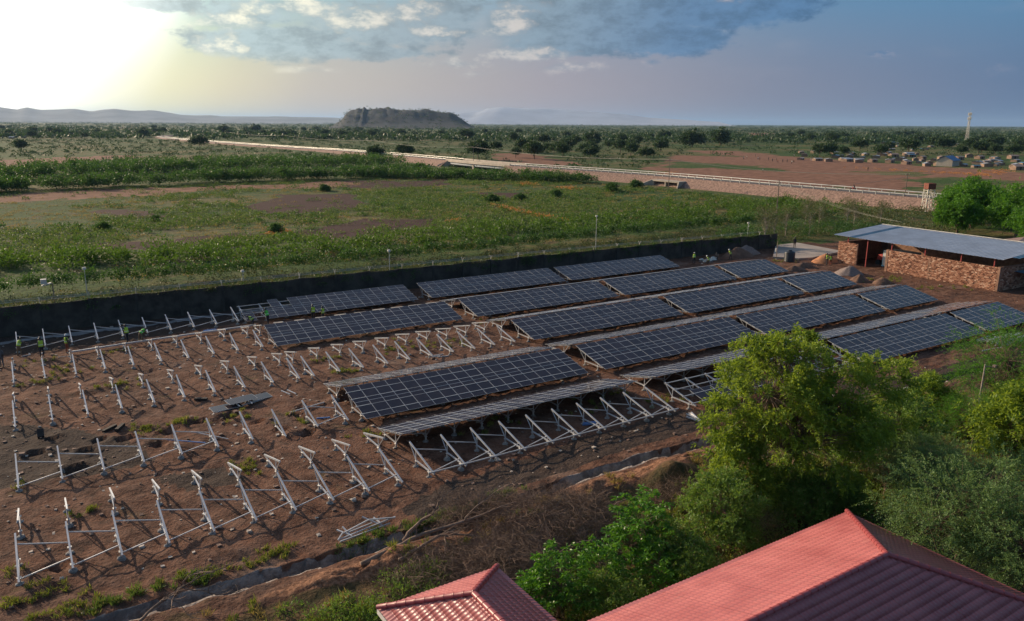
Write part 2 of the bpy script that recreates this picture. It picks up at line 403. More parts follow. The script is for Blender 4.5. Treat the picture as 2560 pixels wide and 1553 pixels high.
# ---- what covers the ground where (world positions surveyed from the photograph)
def wp(pts, ox, oy, s): return [tuple(G(ox+a/s, oy+b/s)[:2]) for a, b in pts]
c5 = lambda pts: wp(pts, 0, 230, 2.865)
c6 = lambda pts: wp(pts, 800, 230, 2.865)
c7 = lambda pts: wp(pts, 1660, 250, 2.738)
DARK = [c5([(490, 1095), (800, 1075), (1150, 1070), (1500, 1030), (1880, 1010), (2464, 950), (2464, 1055), (2200, 1060), (1900, 1030), (1700, 1055), (1500, 1090), (1000, 1130), (560, 1130)]),
        c6([(-170, 985), (420, 910), (900, 890), (960, 960), (880, 990), (640, 1010), (150, 1060), (-170, 1055)]),
        c5([(1600, 830), (1900, 770), (2100, 730), (2480, 740), (2680, 770), (2700, 815), (2464, 850), (2250, 870), (1800, 850)]),
        c5([(750, 865), (1000, 835), (1250, 850), (1320, 880), (1000, 890)]), c6([(1090, 715), (1480, 712), (1450, 745), (1130, 750)]),
        c6([(-90, 655), (900, 625), (960, 650), (400, 695), (-90, 690)])]
PALE = [c5([(-300, 770), (0, 755), (700, 690), (1500, 670), (2464, 640), (2464, 685), (1900, 695), (1400, 715), (900, 740), (0, 790), (-300, 805)]),
        c7([(60, 345), (500, 350), (1000, 400), (1850, 455), (2600, 505), (2600, 560), (2200, 545), (1500, 500), (900, 420)]),
        c7([(-60, 440), (100, 380), (900, 400), (2000, 470), (2100, 520), (1700, 560), (1800, 640), (1000, 590), (0, 510), (-90, 480)]),
        c5([(-200, 500), (900, 450), (950, 470), (420, 520), (300, 575), (-200, 610)]), c6([(1230, 440), (1500, 440), (1850, 520), (1700, 540), (1300, 490)]), c7([(520, 225), (780, 230), (780, 240), (540, 245)])]
# green strips on the pitch and banks
GREENX = [c7([(0, 415), (300, 430), (850, 475), (800, 490), (300, 462), (0, 465)]), c7([(1240, 485), (1700, 490), (1900, 515), (1700, 525), (1300, 500)]), c7([(1500, 545), (1900, 530), (2464, 555), (2464, 580), (1700, 575)])]
def warpxy(x, y): return x+7*vnoise(x*.07, y*.07, 41)+3.0*vnoise(x*.22, y*.22, 43), y+7*vnoise(x*.06, y*.06, 42)+3.0*vnoise(x*.25, y*.25, 44)
WX, WY = warpxy(GX, GY)
def blur_poly(polys, warp=True):
    m = np.zeros(GX.shape)
    for p in polys: m = np.maximum(m, (inpoly(WX, WY, p) if warp else inpoly(GX, GY, p)).astype(float))
    return m
dark = blur_poly(DARK); pale = blur_poly(PALE); gx = blur_poly(GREENX)
pale = np.maximum(pale*(1-gx), 0)
comp = ((GY < 92.9) & (GX < 128) & (GX > -14)).astype(float)*np.clip((GY-28)/6, 0, 1)
comp = np.maximum(comp, ((GX > 96) & (GX < 150) & (GY > 44) & (GY < 90)).astype(float))
dT = GY-trench_y(GX)
trench = ((np.abs(dT) < 0.60) & (GX > -6) & (GX < 104)).astype(float)
spoil = np.exp(-((dT+1.9)/0.9)**2)*np.clip((GX-4)/8, 0, 1)*np.clip((50-GX)/8, 0, 1)
spoil = np.maximum(spoil, np.exp(-(((GX-37.5)/3.5)**2+((GY-31)/2.0)**2)))
garden = np.clip((33.6-GY)/2.0, 0, 1)
green = np.clip(1.0-comp-0.75*dark-pale, 0, 1)
# greener weeds in places, tawny dry grass in others
tawny = 0.5+0.5*fbm(GX*0.02, GY*0.035, 31)
col1 = np.stack([green, dark, pale, tawny], 2).reshape(-1, 4)
col2 = np.stack([comp, trench, spoil, garden], 2).reshape(-1, 4)
def ground_mat():
    m, n, b = mat('ground_earth_and_growth')
    at1 = n.node('ShaderNodeAttribute', attribute_name='cover'); at2 = n.node('ShaderNodeAttribute', attribute_name='works')
    s1 = n.node('ShaderNodeSeparateColor'); n.l.new(at1.outputs['Color'], s1.inputs[0])
    s2 = n.node('ShaderNodeSeparateColor'); n.l.new(at2.outputs['Color'], s2.inputs[0])
    pos = n.node('ShaderNodeNewGeometry').outputs['Position']
    nb = n.noise(pos, 0.045, 6.0, 0.6); nm = n.noise(pos, 0.22, 6.0, 0.62); nf = n.noise(pos, 1.3, 6.0, 0.65); nff = n.noise(pos, 6.0, 4.0, 0.6); nx2 = n.noise(n.vm('ADD', pos, (91.0, 17.0, 0.0)), 0.13, 5.0, 0.6)
    def soft(w, nz, amp=1.5, lo=0.42, hi=0.6): return n.step(n.m('ADD', w, n.m('MULTIPLY', n.m('SUBTRACT', nz, 0.5), amp)), lo, hi)
    # open country: green weeds, tawny grass, bare brown
    g1 = n.mix(n.step(nf, 0.35, 0.68), (0.016, 0.045, 0.010), (0.085, 0.140, 0.030))
    g2 = n.mix(n.step(nf, 0.35, 0.7), (0.105, 0.095, 0.036), (0.22, 0.175, 0.075))
    fld = n.mix(n.step(n.m('ADD', n.m('MULTIPLY', at1.outputs['Alpha'], 0.7), n.m('MULTIPLY', nm, 0.9)), 0.72, 1.0), g1, g2)
    br = n.mix(nf, (0.085, 0.05, 0.036), (0.17, 0.10, 0.07))
    fld = n.mix(n.m('MULTIPLY', n.step(nx2, 0.55, 0.68), 0.6), fld, br)
    # beyond a kilometre the plain is scrub
    dk = n.mix(n.step(nff, 0.3, 0.7), (0.048, 0.024, 0.021), (0.090, 0.048, 0.040))
    pl = n.mix(n.step(nm, 0.3, 0.7), (0.165, 0.080, 0.050), (0.29, 0.155, 0.100))
    c = n.mix(soft(s1.outputs[1], n.m('ADD', n.m('MULTIPLY', nm, 0.6), n.m('MULTIPLY', nf, 0.4)), 2.0), fld, dk)
    c = n.mix(soft(s1.outputs[2], nm, 1.1), c, pl)
    # compound: trodden red-brown earth, dusty and stained
    e1 = n.mix(n.step(nm, 0.32, 0.7), (0.066, 0.031, 0.021), (0.165, 0.074, 0.044))
    e2 = n.mix(n.step(nf, 0.35, 0.7), e1, (0.195, 0.108, 0.074))
    e2 = n.mix(n.m('MULTIPLY', n.step(nff, 0.5, 0.72), 0.7), e2, (0.036, 0.022, 0.018))
    mot = n.noise(n.vm('ADD', pos, (11.0, 71.0, 0.0)), 0.75, 7.0, 0.72)
    e2 = n.mix(n.m('MULTIPLY', n.step(mot, 0.50, 0.66), 0.75), e2, (0.042, 0.027, 0.021))
    e2 = n.mix(n.m('MULTIPLY', n.step(mot, 0.44, 0.34), 0.5), e2, (0.235, 0.125, 0.085))
    dusty = n.m('MULTIPLY', n.step(n.noise(n.vm('ADD', pos, (7.0, 53.0, 0.0)), 0.16, 5.0, 0.62), 0.56, 0.74), 0.55)
    e2 = n.mix(dusty, e2, (0.235, 0.165, 0.130))
    wd_ = n.m('MULTIPLY', n.step(n.noise(n.vm('ADD', pos, (37.0, 3.0, 0.0)), 0.28, 5.0, 0.65), 0.60, 0.74), 0.55)
    e2 = n.mix(wd_, e2, (0.105, 0.090, 0.034))
    c = n.mix(soft(s2.outputs[0], nf, 0.3), c, e2)
    tr = n.mix(n.step(nf, 0.4, 0.62), (0.16, 0.135, 0.125), (0.33, 0.29, 0.265))
    tr = n.mix(n.m('MULTIPLY', n.step(nff, 0.60, 0.72), 0.6), tr, (0.14, 0.045, 0.03))
    ga = n.mix(n.step(nf, 0.35, 0.7), (0.055, 0.048, 0.022), (0.16, 0.095, 0.048))
    c = n.mix(soft(at2.outputs['Alpha'], nf, 0.8), c, ga)
    spc = n.mix(n.step(nff, 0.3, 0.7), (0.13, 0.060, 0.034), (0.33, 0.175, 0.105))
    c = n.mix(soft(s2.outputs[2], nf, 0.7), c, spc)
    c = n.mix(n.step(s2.outputs[1], 0.4, 0.6), c, tr)
    at3 = n.node('ShaderNodeAttribute', attribute_name='dark_patch').outputs['Fac']
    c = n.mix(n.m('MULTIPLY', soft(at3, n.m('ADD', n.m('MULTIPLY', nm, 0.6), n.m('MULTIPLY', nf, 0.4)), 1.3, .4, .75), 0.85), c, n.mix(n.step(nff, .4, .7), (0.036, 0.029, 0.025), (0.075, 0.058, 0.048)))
    n.put(b.inputs['Base Color'], c); n.put(b.inputs['Roughness'], 0.95); n.put(b.inputs['Specular IOR Level'], 0.15)
    bn = n.node('ShaderNodeBump'); bn.inputs['Strength'].default_value = 0.8; bn.inputs['Distance'].default_value = 0.22
    n.put(bn.inputs['Height'], n.m('ADD', nf, n.m('MULTIPLY', nff, 0.55))); n.l.new(bn.outputs[0], b.inputs['Normal'])
    return m
M['ground'] = ground_mat()
gm = npmesh('ground', V, F, M['ground'], smooth=True)
for nm_, arr in (('cover', col1), ('works', col2)):
    a = gm.attributes.new(nm_, 'FLOAT_COLOR', 'POINT'); a.data.foreach_set('color', np.ascontiguousarray(arr, dtype=np.float32).ravel())
DARK_PATCH = [[tuple(G(*p)[:2]) for p in q] for q in ([(1000, 1275), (1100, 1215), (1300, 1150), (1480, 1085), (1700, 1025), (1820, 1025), (1800, 1060), (1600, 1115), (1480, 1155), (1330, 1205), (1200, 1250), (1060, 1305)], [(-60, 1070), (60, 1060), (200, 1075), (330, 1105), (390, 1150), (220, 1190), (-60, 1230)], [(2080, 960), (2300, 930), (2600, 860), (2600, 905), (2330, 960), (2180, 1010)], [(-40, 845), (330, 800), (620, 770), (640, 800), (330, 850), (100, 880), (-40, 890)], [(380, 1195), (560, 1165), (620, 1200), (480, 1230)])]  # darker ground patches; the strip along the boundary wall is its shadow, painted
dpatch = blur_poly(DARK_PATCH, False); a3 = gm.attributes.new('dark_patch', 'FLOAT', 'POINT'); a3.data.foreach_set('value', np.ascontiguousarray(dpatch.ravel(), dtype=np.float32))
struct('ground', gm, 'flat red-brown earth of the compound and the green plain beyond it')
def gh(x, y): return float(ground_h(np.array([x]), np.array([y]))[0])
# ------------------------------------------------------------------ solar field
TILT = R(14.0)
CT, ST = math.cos(TILT), math.sin(TILT)
PWID, PLEN, PTH = 1.134, 2.278, 0.035
PITCHX = 1.154
ZH = 1.60                       # upper edge of the modules
RIDGE = {1: 89.25, 2: 77.95, 3: 66.62, 4: 55.32, 5: 43.95}   # y of the front slope's upper edge
GAPR = 0.52
SP = 2.29
BLK = {'A': -1.85, 'B': 19.95, 'C': 42.65, 'D': 64.45, 'E': 86.15}
NCOL = {'B': 18, 'C': 18, 'D': 18, 'E': 9}
def panel_mesh():
    b = MB(); w, l, t, f = PWID/2, PLEN/2, PTH, 0.015
    for (x0, x1, y0, y1) in ((-w, w, -l, -l+f), (-w, w, l-f, l), (-w, -w+f, -l+f, l-f), (w-f, w, -l+f, l-f)): b.box(x0, x1, y0, y1, -t, 0, 0)
    z = -0.003
    b.quad((-w+f, -l+f, z), (w-f, -l+f, z), (w-f, l-f, z), (-w+f, l-f, z), 1)
    b.quad((-w+f, l-f, -0.012), (w-f, l-f, -0.012), (w-f, -l+f, -0.012), (-w+f, -l+f, -0.012), 2)
    return b.mesh('solar_panel', [M['alu'], M['glass'], M['back']])
PANEL = panel_mesh()
# truss in its own plane: v runs from the high end (0) to the low end, facing -y when s = -1
BV = [(0.0, 1.36), (3.52, 0.485)]
def bz(v): return BV[0][1]+(BV[1][1]-BV[0][1])*v/BV[1][0]
VB, VF, ZB = 0.92, 2.78, 0.41
def truss_pieces(s):
    """name -> mesh, for a truss whose high end is at y=0 and which falls towards s*y"""
    P = lambda v, z: (0.0, s*v, z)
    st = M['steel']; out = []
    b = MB(); b.bar(P(*BV[0]), P(*BV[1]), 0.085, 0.10); out.append(('top_beam', b.mesh('top_beam', st)))
    b = MB(); b.bar(P(VB, ZB+.04), P(VB, bz(VB)-.05), 0.055, 0.055); out.append(('post', b.mesh('back_post', st)))
    b = MB(); b.bar(P(VB-.03, ZB+.03), P(0.07, bz(0.07)-.05), 0.05, 0.05); out.append(('strut', b.mesh('back_strut', st)))
    b = MB(); b.bar(P(VB-.06, ZB), P(VF+.06, ZB), 0.07, 0.085); out.append(('base_beam', b.mesh('base_beam', st)))
    b = MB(); b.bar(P(VF, ZB+.04), P(VF, bz(VF)-.05), 0.055, 0.055); out.append(('post', b.mesh('front_post', st)))
    b = MB(); b.bar(P(VF+.05, ZB+.01), P(3.46, bz(3.46)-.055), 0.05, 0.05); out.append(('strut', b.mesh('front_strut', st)))
    for k, vv in enumerate((VB, VF)):
        b = MB(); b.bar(P(vv, -0.15), P(vv, ZB-.04), 0.10, 0.10); b.box(-.10, .10, s*vv-.10, s*vv+.10, ZB-.055, ZB-.043); out.append(('leg', b.mesh('leg', M['steel_dull'])))
        b = MB(); r_ = np.random.default_rng(5+k)
        prof = [(0.23, -0.12), (0.20, 0.02), (0.15, 0.07), (0.08, 0.10)]
        b.lathe(prof, 9, 0, (0, s*vv))
        b.v = [(x+r_.normal(0, .022), y+r_.normal(0, .022), z+r_.normal(0, .016)) for x, y, z in b.v]
        out.append(('footing', b.mesh('footing', M['concrete'])))
    return out
def joined(pieces, name):
    b = MB(); mats = []
    for nme, me in pieces:
        mi = me.materials[0]
        if mi not in mats: mats.append(mi)
        n0 = len(b.v); b.v += [tuple(v.co) for v in me.vertices]
        for p in me.polygons: b.f.append(tuple(n0+i for i in p.vertices)); b.mi.append(mats.index(mi))
    return b.mesh(name, mats)
TP = {-1: truss_pieces(-1), 1: truss_pieces(1)}
TJ = {-1: joined(TP[-1], 'support_truss'), 1: joined(TP[1], 'support_truss')}
def beam_y(r, s):      # y of the high end of the truss beams
    return RIDGE[r]-0.48 if s < 0 else RIDGE[r]+GAPR+0.48
def truss(r, s, x, label, group, name='bare_truss'):
    y = beam_y(r, s)+random.uniform(-.03, .03)
    t = thing(name, label, 'truss', (x, y, gh(x, y+s*1.8)*0.5), random.uniform(-.012, .012), group)
    for nme, me in TP[s]: ob(nme, me, t)
    return t
def braced_row(r, s, xs_, label, purlin=None, braces=True, skipb=()):
    y = beam_y(r, s)
    t = thing('braced_truss_row', label, 'truss row', (xs_[0], y, 0.0))
    for x in xs_:
        q = ob('truss', None, t, (x-xs_[0], 0, 0)); q.empty_display_size = .2
        for nme, me in TP[s]: ob(nme, me, q)
    for i in range(len(xs_)-1):
        if not braces or i in skipb: continue
        x0, x1 = xs_[i]-xs_[0]+.06, xs_[i+1]-xs_[0]-.05
        b = MB(); b.bar((x0, s*0.80, bz(0.80)-.02), (x1, s*VB, ZB+.22), 0.05, 0.06); ob('brace', b.mesh('back_brace', M['steel']), t)
        b = MB(); b.bar((x0, s*(VF+.30), ZB+.02), (x1, s*(VF-.10), bz(VF-.10)-.03), 0.05, 0.06); ob('brace', b.mesh('front_brace', M['steel']), t)
    if purlin:
        for v in purlin:
            b = MB(); b.bar((-.35, s*v, bz(v)+.085), (xs_[-1]-xs_[0]+.35, s*v, bz(v)+.085), 0.06, 0.075); ob('purlin', b.mesh('purlin', M['steel']), t)
    return t
PURL = (0.25, 1.25, 2.25, 3.28)
def table(r, s, blk, label, group, cells=None, purl=PURL, extra=0.0):
    """a table of modules; s=-1 faces the camera, s=+1 slopes away"""
    x0 = BLK[blk]; nc = NCOL[blk]
    ye = RIDGE[r] if s < 0 else RIDGE[r]+GAPR
    t = thing('solar_table', label, 'solar panels', (x0, ye, 0.0), 0, group)
    jit = random.Random(r*31+ord(blk)*7+s)
    for row in range(2):
        d = (PLEN+0.02)*row+PLEN/2
        for cidx in range(nc):
            if cells is not None and (row, cidx) not in cells: continue
            dz = jit.uniform(-.006, .006)
            ob('solar_panel', PANEL, t, (PITCHX*(cidx+.5), s*CT*d, ZH-ST*d+dz), (-s*TILT+jit.uniform(-.004, .004), jit.uniform(-.003, .003), 0))
    off = beam_y(r, s)-ye
    L = nc*PITCHX
    n = 10 if nc == 18 else 5
    for i in range(n): ob('support_truss', TJ[s], t, (0.12+i*(L-.24)/(n-1), off, 0))
    for v in purl:
        b = MB(); zz = bz(v)+.087
        b.bar((-.12, off+s*v, zz), (L+.10, off+s*v, zz), 0.06, 0.07); ob('purlin', b.mesh('purlin', M['steel']), t)
    for i in range(0, n-1, 2):
        xa = 0.12+i*(L-.24)/(n-1); xb = 0.12+(i+1)*(L-.24)/(n-1)
        b = MB(); b.bar((xa, off+s*0.8, bz(.8)-.03), (xb, off+s*VB, ZB+.2), 0.05, 0.06); ob('brace', b.mesh('back_brace', M['steel']), t)
    return t
XA = [BLK['A']+SP*i for i in range(10)]
XB = [BLK['B']+0.05+SP*i for i in range(10)]
# --- tables with modules
bn = {1: 'by the dark wall', 2: 'in the second ridge', 3: 'in the middle ridge', 4: 'in the fourth ridge', 5: 'in the nearest ridge'}
cn = {'B': 'westmost table', 'C': 'second table', 'D': 'third table', 'E': 'short end table'}
GRPF, GRPR = 'tables of dark solar panels sloping towards the trench', 'solar tables sloping away behind the ridges'
part1 = {(0, c) for c in range(5, 18)} | {(1, c) for c in range(2, 18)} | {(0, 3), (1, 0)}
pl_label = {('1', 'B'): 'half-finished solar table beside the dark wall, workers fitting its left panels'}
table(1, -1, 'B', 'half-finished solar table beside the dark wall with workers fitting its panels', GRPF, part1)
table(1, -1, 'C', 'dark solar table beside the boundary wall, middle one of the three', GRPF)
table(1, -1, 'D', 'dark solar table beside the boundary wall, farthest from the workers fitting panels', GRPF)
for r, blks in ((2, 'BCDE'), (3, 'CDE'), (4, 'BCDE'), (5, 'DE')):
    for bk in blks:
        if bk == 'E': lab = 'short dark solar table at the shed end %s' % bn[r]
        elif bk == blks[0]: lab = 'long dark solar table at the bare-truss end %s' % bn[r]
        elif bk == 'D': lab = 'long dark solar table beside the short one %s' % bn[r]
        else: lab = 'long dark solar table, second from bare trusses, %s' % bn[r]
        if r == 5 and bk == 'D': lab = 'long dark solar table behind the big tree, nearest the trench'
        table(r, -1, bk, lab, GRPF)
for r, blks in ((2, 'CDE'), (3, 'CDE'), (4, 'BCDE'), (5, 'BCDE')):
    for bk in blks:
        if bk == 'E': lab = 'short pale solar strip sloping away, shed end, %s' % bn[r]
        elif bk == blks[0]: lab = 'pale solar strip sloping away, bare-truss end, %s' % bn[r]
        elif bk == 'D': lab = 'pale solar strip sloping away, next to the short one, %s' % bn[r]
        else: lab = 'pale solar strip sloping away, second from bare trusses, %s' % bn[r]
        table(r, 1, bk, lab, GRPR)
table(5, -1, 'C', 'blue-grey steel frame with only a few lower panels, left of the big tree', GRPF, {(1, c) for c in range(1, 9)}, (0.25, 1.25, 2.25, 3.28))
# --- bare trusses
grp_t = 'bare steel trusses waiting for panels'
def row_of(r, s, xl, nth, skip=()):
    for i, x in enumerate(xl):
        if i in skip: continue
        truss(r, s, x+random.uniform(-.05, .05), 'bare steel truss, %s from the left in the %s row from the trench' % (ORD[i], nth), grp_t)
braced_row(5, -1, [-2.0, 0.25, 2.43, 4.65, 6.88, 9.1, 11.3, 13.5, 15.7, 17.85], 'row of ten bare braced trusses nearest the trench, at bottom left')
braced_row(5, -1, XB, 'row of ten bare braced trusses with one long purlin, in front of the panel strip', purlin=(3.42,))
row_of(5, 1, XA, 'second')
braced_row(4, -1, XA[:6], 'row of six bare braced trusses, third row from the trench, left side')
truss(4, -1, XA[6], 'single bare truss just in front of the stacked loose panels', grp_t)
truss(4, -1, XA[7], 'single bare truss right of the stacked loose panels', grp_t)
braced_row(4, -1, XA[8:], 'two bare braced trusses next to the nearest dark solar table')
row_of(3, -1, XA+XB, 'fourth')
row_of(3, 1, XA+XB, 'fifth')
row_of(2, -1, XA, 'sixth')
row_of(2, 1, XA+XB, 'seventh')
braced_row(1, -1, [x+.45 for x in XA], 'row of ten bare braced trusses along the foot of the dark wall')
# ------------------------------------------------------------------ road on its embankment
CL = [(-200, 214), (-60, 213), (60, 211), (120, 209), (165, 208), (215, 207), (260, 202), (300, 196), (330, 194), (360, 195), (475, 203), (575, 204), (760, 188), (1040, 172), (1250, 200), (1450, 320), (1750, 345), (2100, 300), (3000, 330)]
def catmull(pts, n):
    out = []
    P = [Vector(p) for p in pts]
    for i in range(len(P)-1):
        p0 = P[max(i-1, 0)]; p1 = P[i]; p2 = P[i+1]; p3 = P[min(i+2, len(P)-1)]
        for k in range(n):
            t = k/n
            out.append(0.5*((2*p1)+(-p0+p2)*t+(2*p0-5*p1+4*p2-p3)*t*t+(-p0+3*p1-3*p2+p3)*t**3))
    out.append(P[-1]); return out
cl = [Vector((p.y, p.x)) for p in catmull([(a, b) for a, b in CL], 14)]       # (x,y)
RZ = 3.0
def sweep(prof, y0, y1, mts, name, mi=None, wob=0.0):
    """sweep a cross-section (offset, z) along the road centre line between y0 and y1"""
    pts = [p for p in cl if y0 < p.y < y1]
    def atY(y):
        for a, b in zip(cl[:-1], cl[1:]):
            if a.y <= y <= b.y: return a.lerp(b, (y-a.y)/(b.y-a.y))
    s0, s1 = atY(y0), atY(y1)
    pts = [s0]+pts+[s1]
    V = []; F = []; n = len(prof); mm = []
    for i, p in enumerate(pts):
        d = (pts[min(i+1, len(pts)-1)]-pts[max(i-1, 0)]).normalized(); nr = Vector((d.y, -d.x))
        zf = 1.0-float(np.interp(p.y, [370, 620], [0, .58]))
        for (o, z) in prof: V.append((p.x+nr.x*o*(1 if abs(o) < 6 else .55+.45*zf), p.y+nr.y*o*(1 if abs(o) < 6 else .55+.45*zf), z*zf if z < 2.7 else z-RZ*(1-zf)))
    for i in range(len(pts)-1):
        for k in range(n-1):
            F.append((i*n+k, i*n+k+1, (i+1)*n+k+1, (i+1)*n+k)); mm.append(mi[k] if mi else 0)
    return npmesh(name, np.array(V), np.array(F), mts, mm)
M['riprap'] = simple('stone_pitched_bank', (0.26, 0.165, 0.125), 0.95, 0, 0.45, 1.7, 1.0, 1.8)
M['asphalt'] = simple('asphalt', (0.075, 0.07, 0.068), 0.85, 0, 0.15, 0.3, 0.2, 6)
M['rail'] = simple('guard_rail_steel', (0.55, 0.53, 0.49), 0.4, 0.5, 0.1, 0.5)
M['bridgeconc'] = simple('bridge_concrete', (0.42, 0.36, 0.29), 0.85, 0, 0.15, 0.3)
BR0, BR1 = 303.0, 356.0
for (a, b) in ((-190, BR0), (BR1, 2900)):
    struct('embankment', sweep([(-10.2, -0.3), (-5.6, RZ-.25), (-5.2, RZ-.05), (5.2, RZ-.05), (5.6, RZ-.25), (10.2, -0.3)], a, b, M['riprap'], 'embankment'), 'stone-pitched road embankment crossing the plain')
rd = struct('road', sweep([(-4.0, RZ+.0), (0, RZ+.06), (4.0, RZ+.0)], -190, 2900, M['asphalt'], 'road'), 'dark asphalt road on the raised embankment')
for o in (-3.75, 3.75):
    struct('road_edge_line', sweep([(o-.07, RZ+.012), (o+.07, RZ+.012)], -190, 700, M['whitepaint'], 'road_edge_line'))
def railing(side, y0, y1, label, step=4.0):
    t = thing('guard_rail', label, 'guard rail', (0, 0, 0))
    o = side*4.75
    me = sweep([(o-.05, RZ+.50), (o+.05, RZ+.56), (o-.02, RZ+.64), (o+.05, RZ+.72), (o-.05, RZ+.80), (o-.12, RZ+.65), (o-.05, RZ+.50)], y0, y1, M['rail'], 'rail_beam')
    ob('rail_beam', me, t)
    b = MB(); b.box(-.07, .07, -.09, .09, -.4, .82); pm = b.mesh('rail_post', M['rail'])
    y = y0+1.0; k = 0
    while y < min(y1, y0+560) and k < 150:
        for a, c in zip(cl[:-1], cl[1:]):
            if a.y <= y <= c.y:
                p = a.lerp(c, (y-a.y)/(c.y-a.y)); d = (c-a).normalized(); nr = Vector((d.y, -d.x))
                ob('rail_post', pm, t, (p.x+nr.x*(o+side*.12), p.y+nr.y*(o+side*.12), RZ*(1.0-float(np.interp(y, [370, 620], [0, .58]))))); break
        y += step; k += 1
    return t
railing(-1, 40, BR0-2, 'near guard rail of the road from the bridge to the green trees')
railing(1, 40, BR0-2, 'far guard rail of the road from the bridge to the green trees')
railing(-1, BR1+2, 1150, 'near guard rail of the road leading from the bridge to the mesa', 5.0)
railing(1, BR1+2, 1150, 'far guard rail of the road leading from the bridge to the mesa', 5.0)
railing(-1, 1420, 2150, 'thin pale guard rail on the far bend of the road', 14.0)
# bridge
bt = thing('road_bridge', 'low two-span concrete road bridge over a dry stream', 'bridge', (0, 0, 0))
ob('deck', sweep([(-5.3, RZ-.55), (-5.3, RZ-.06), (5.3, RZ-.06), (5.3, RZ-.55), (-5.3, RZ-.55)], BR0, BR1, M['bridgeconc'], 'deck'), bt)
for o in (-5.15, 4.9):
    ob('parapet', sweep([(o, RZ-.04), (o, RZ+.85), (o+.25, RZ+.85), (o+.25, RZ-.04)], BR0-3, BR1+3, M['bridgeconc'], 'parapet'), bt)
M['girder'] = simple('weathered_girder', (0.20, 0.23, 0.26), 0.7, 0.1, 0.2, 0.5)
for o in (-4.6, -1.6, 1.4, 4.3):
    ob('girder', sweep([(o-.2, RZ-1.7), (o-.2, RZ-.56), (o+.2, RZ-.56), (o+.2, RZ-1.7), (o-.2, RZ-1.7)], BR0+.5, BR1-.5, M['girder'], 'girder'), bt)
pierc = [p for p in cl if abs(p.y-330) < 8][0]
for yy, wd2 in ((BR0, 2.4), (329.5, 1.3), (BR1, 2.4)):
    b = MB(); b.hexa([(-5.0, -wd2/2-.2, -.5), (5.0, -wd2/2-.2, -.5), (5.0, wd2/2+.2, -.5), (-5.0, wd2/2+.2, -.5), (-5.2, -wd2/2, RZ-1.0), (5.2, -wd2/2, RZ-1.0), (5.2, wd2/2, RZ-1.0), (-5.2, wd2/2, RZ-1.0)])
    xx = np.interp(yy, [p.y for p in cl], [p.x for p in cl])
    ob('pier' if yy == 329.5 else 'abutment', b.mesh('pier', M['bridgeconc']), bt, (xx, yy, 0))
for yy, sg in ((BR0, -1), (BR1, 1)):
    b = MB()
    for s in (-1, 1): b.hexa([(s*5.0, -.25, -.4), (s*5.4, -.25, -.4), (s*9.6, sg*3.4, -.4), (s*9.2, sg*3.4, -.4), (s*5.0, -.25, RZ-.2), (s*5.4, -.25, RZ-.2), (s*9.6, sg*3.4, .7), (s*9.2, sg*3.4, .7)])
    xx = np.interp(yy, [p.y for p in cl], [p.x for p in cl]); ob('wing_wall', b.mesh('wing_wall', M['bridgeconc']), bt, (xx, yy, 0))
# culvert
ct = thing('road_culvert', 'concrete box culvert with dark openings under the road bank', 'culvert', (np.interp(206, [p.y for p in cl], [p.x for p in cl])-9.2, 206, 0))
b = MB()
for yy in (-6.6, -0.25, 6.1): b.box(-.9, 3.0, yy, yy+.5, -.2, 1.6)
b.box(-1.0, 3.0, -6.7, 6.7, 1.6, 2.1); ob('frame', b.mesh('frame', M['bridgeconc']), ct)
b = MB(); b.box(2.2, 2.9, -6.1, 6.1, -.2, 1.6); ob('opening', b.mesh('opening', M['dark']), ct)  # solid dark block; its colour stands in for the shade inside the culvert
for s in (-1, 1):
    b = MB(); b.hexa([(-.9, s*6.6, -.2), (-.9, s*7.0, -.2), (-4.2, s*9.6, -.2), (-4.2, s*9.2, -.2), (-.9, s*6.6, 2.1), (-.9, s*7.0, 2.1), (-4.2, s*9.6, .4), (-4.2, s*9.2, .4)]); ob('wing_wall', b.mesh('wing_wall', M['bridgeconc']), ct)
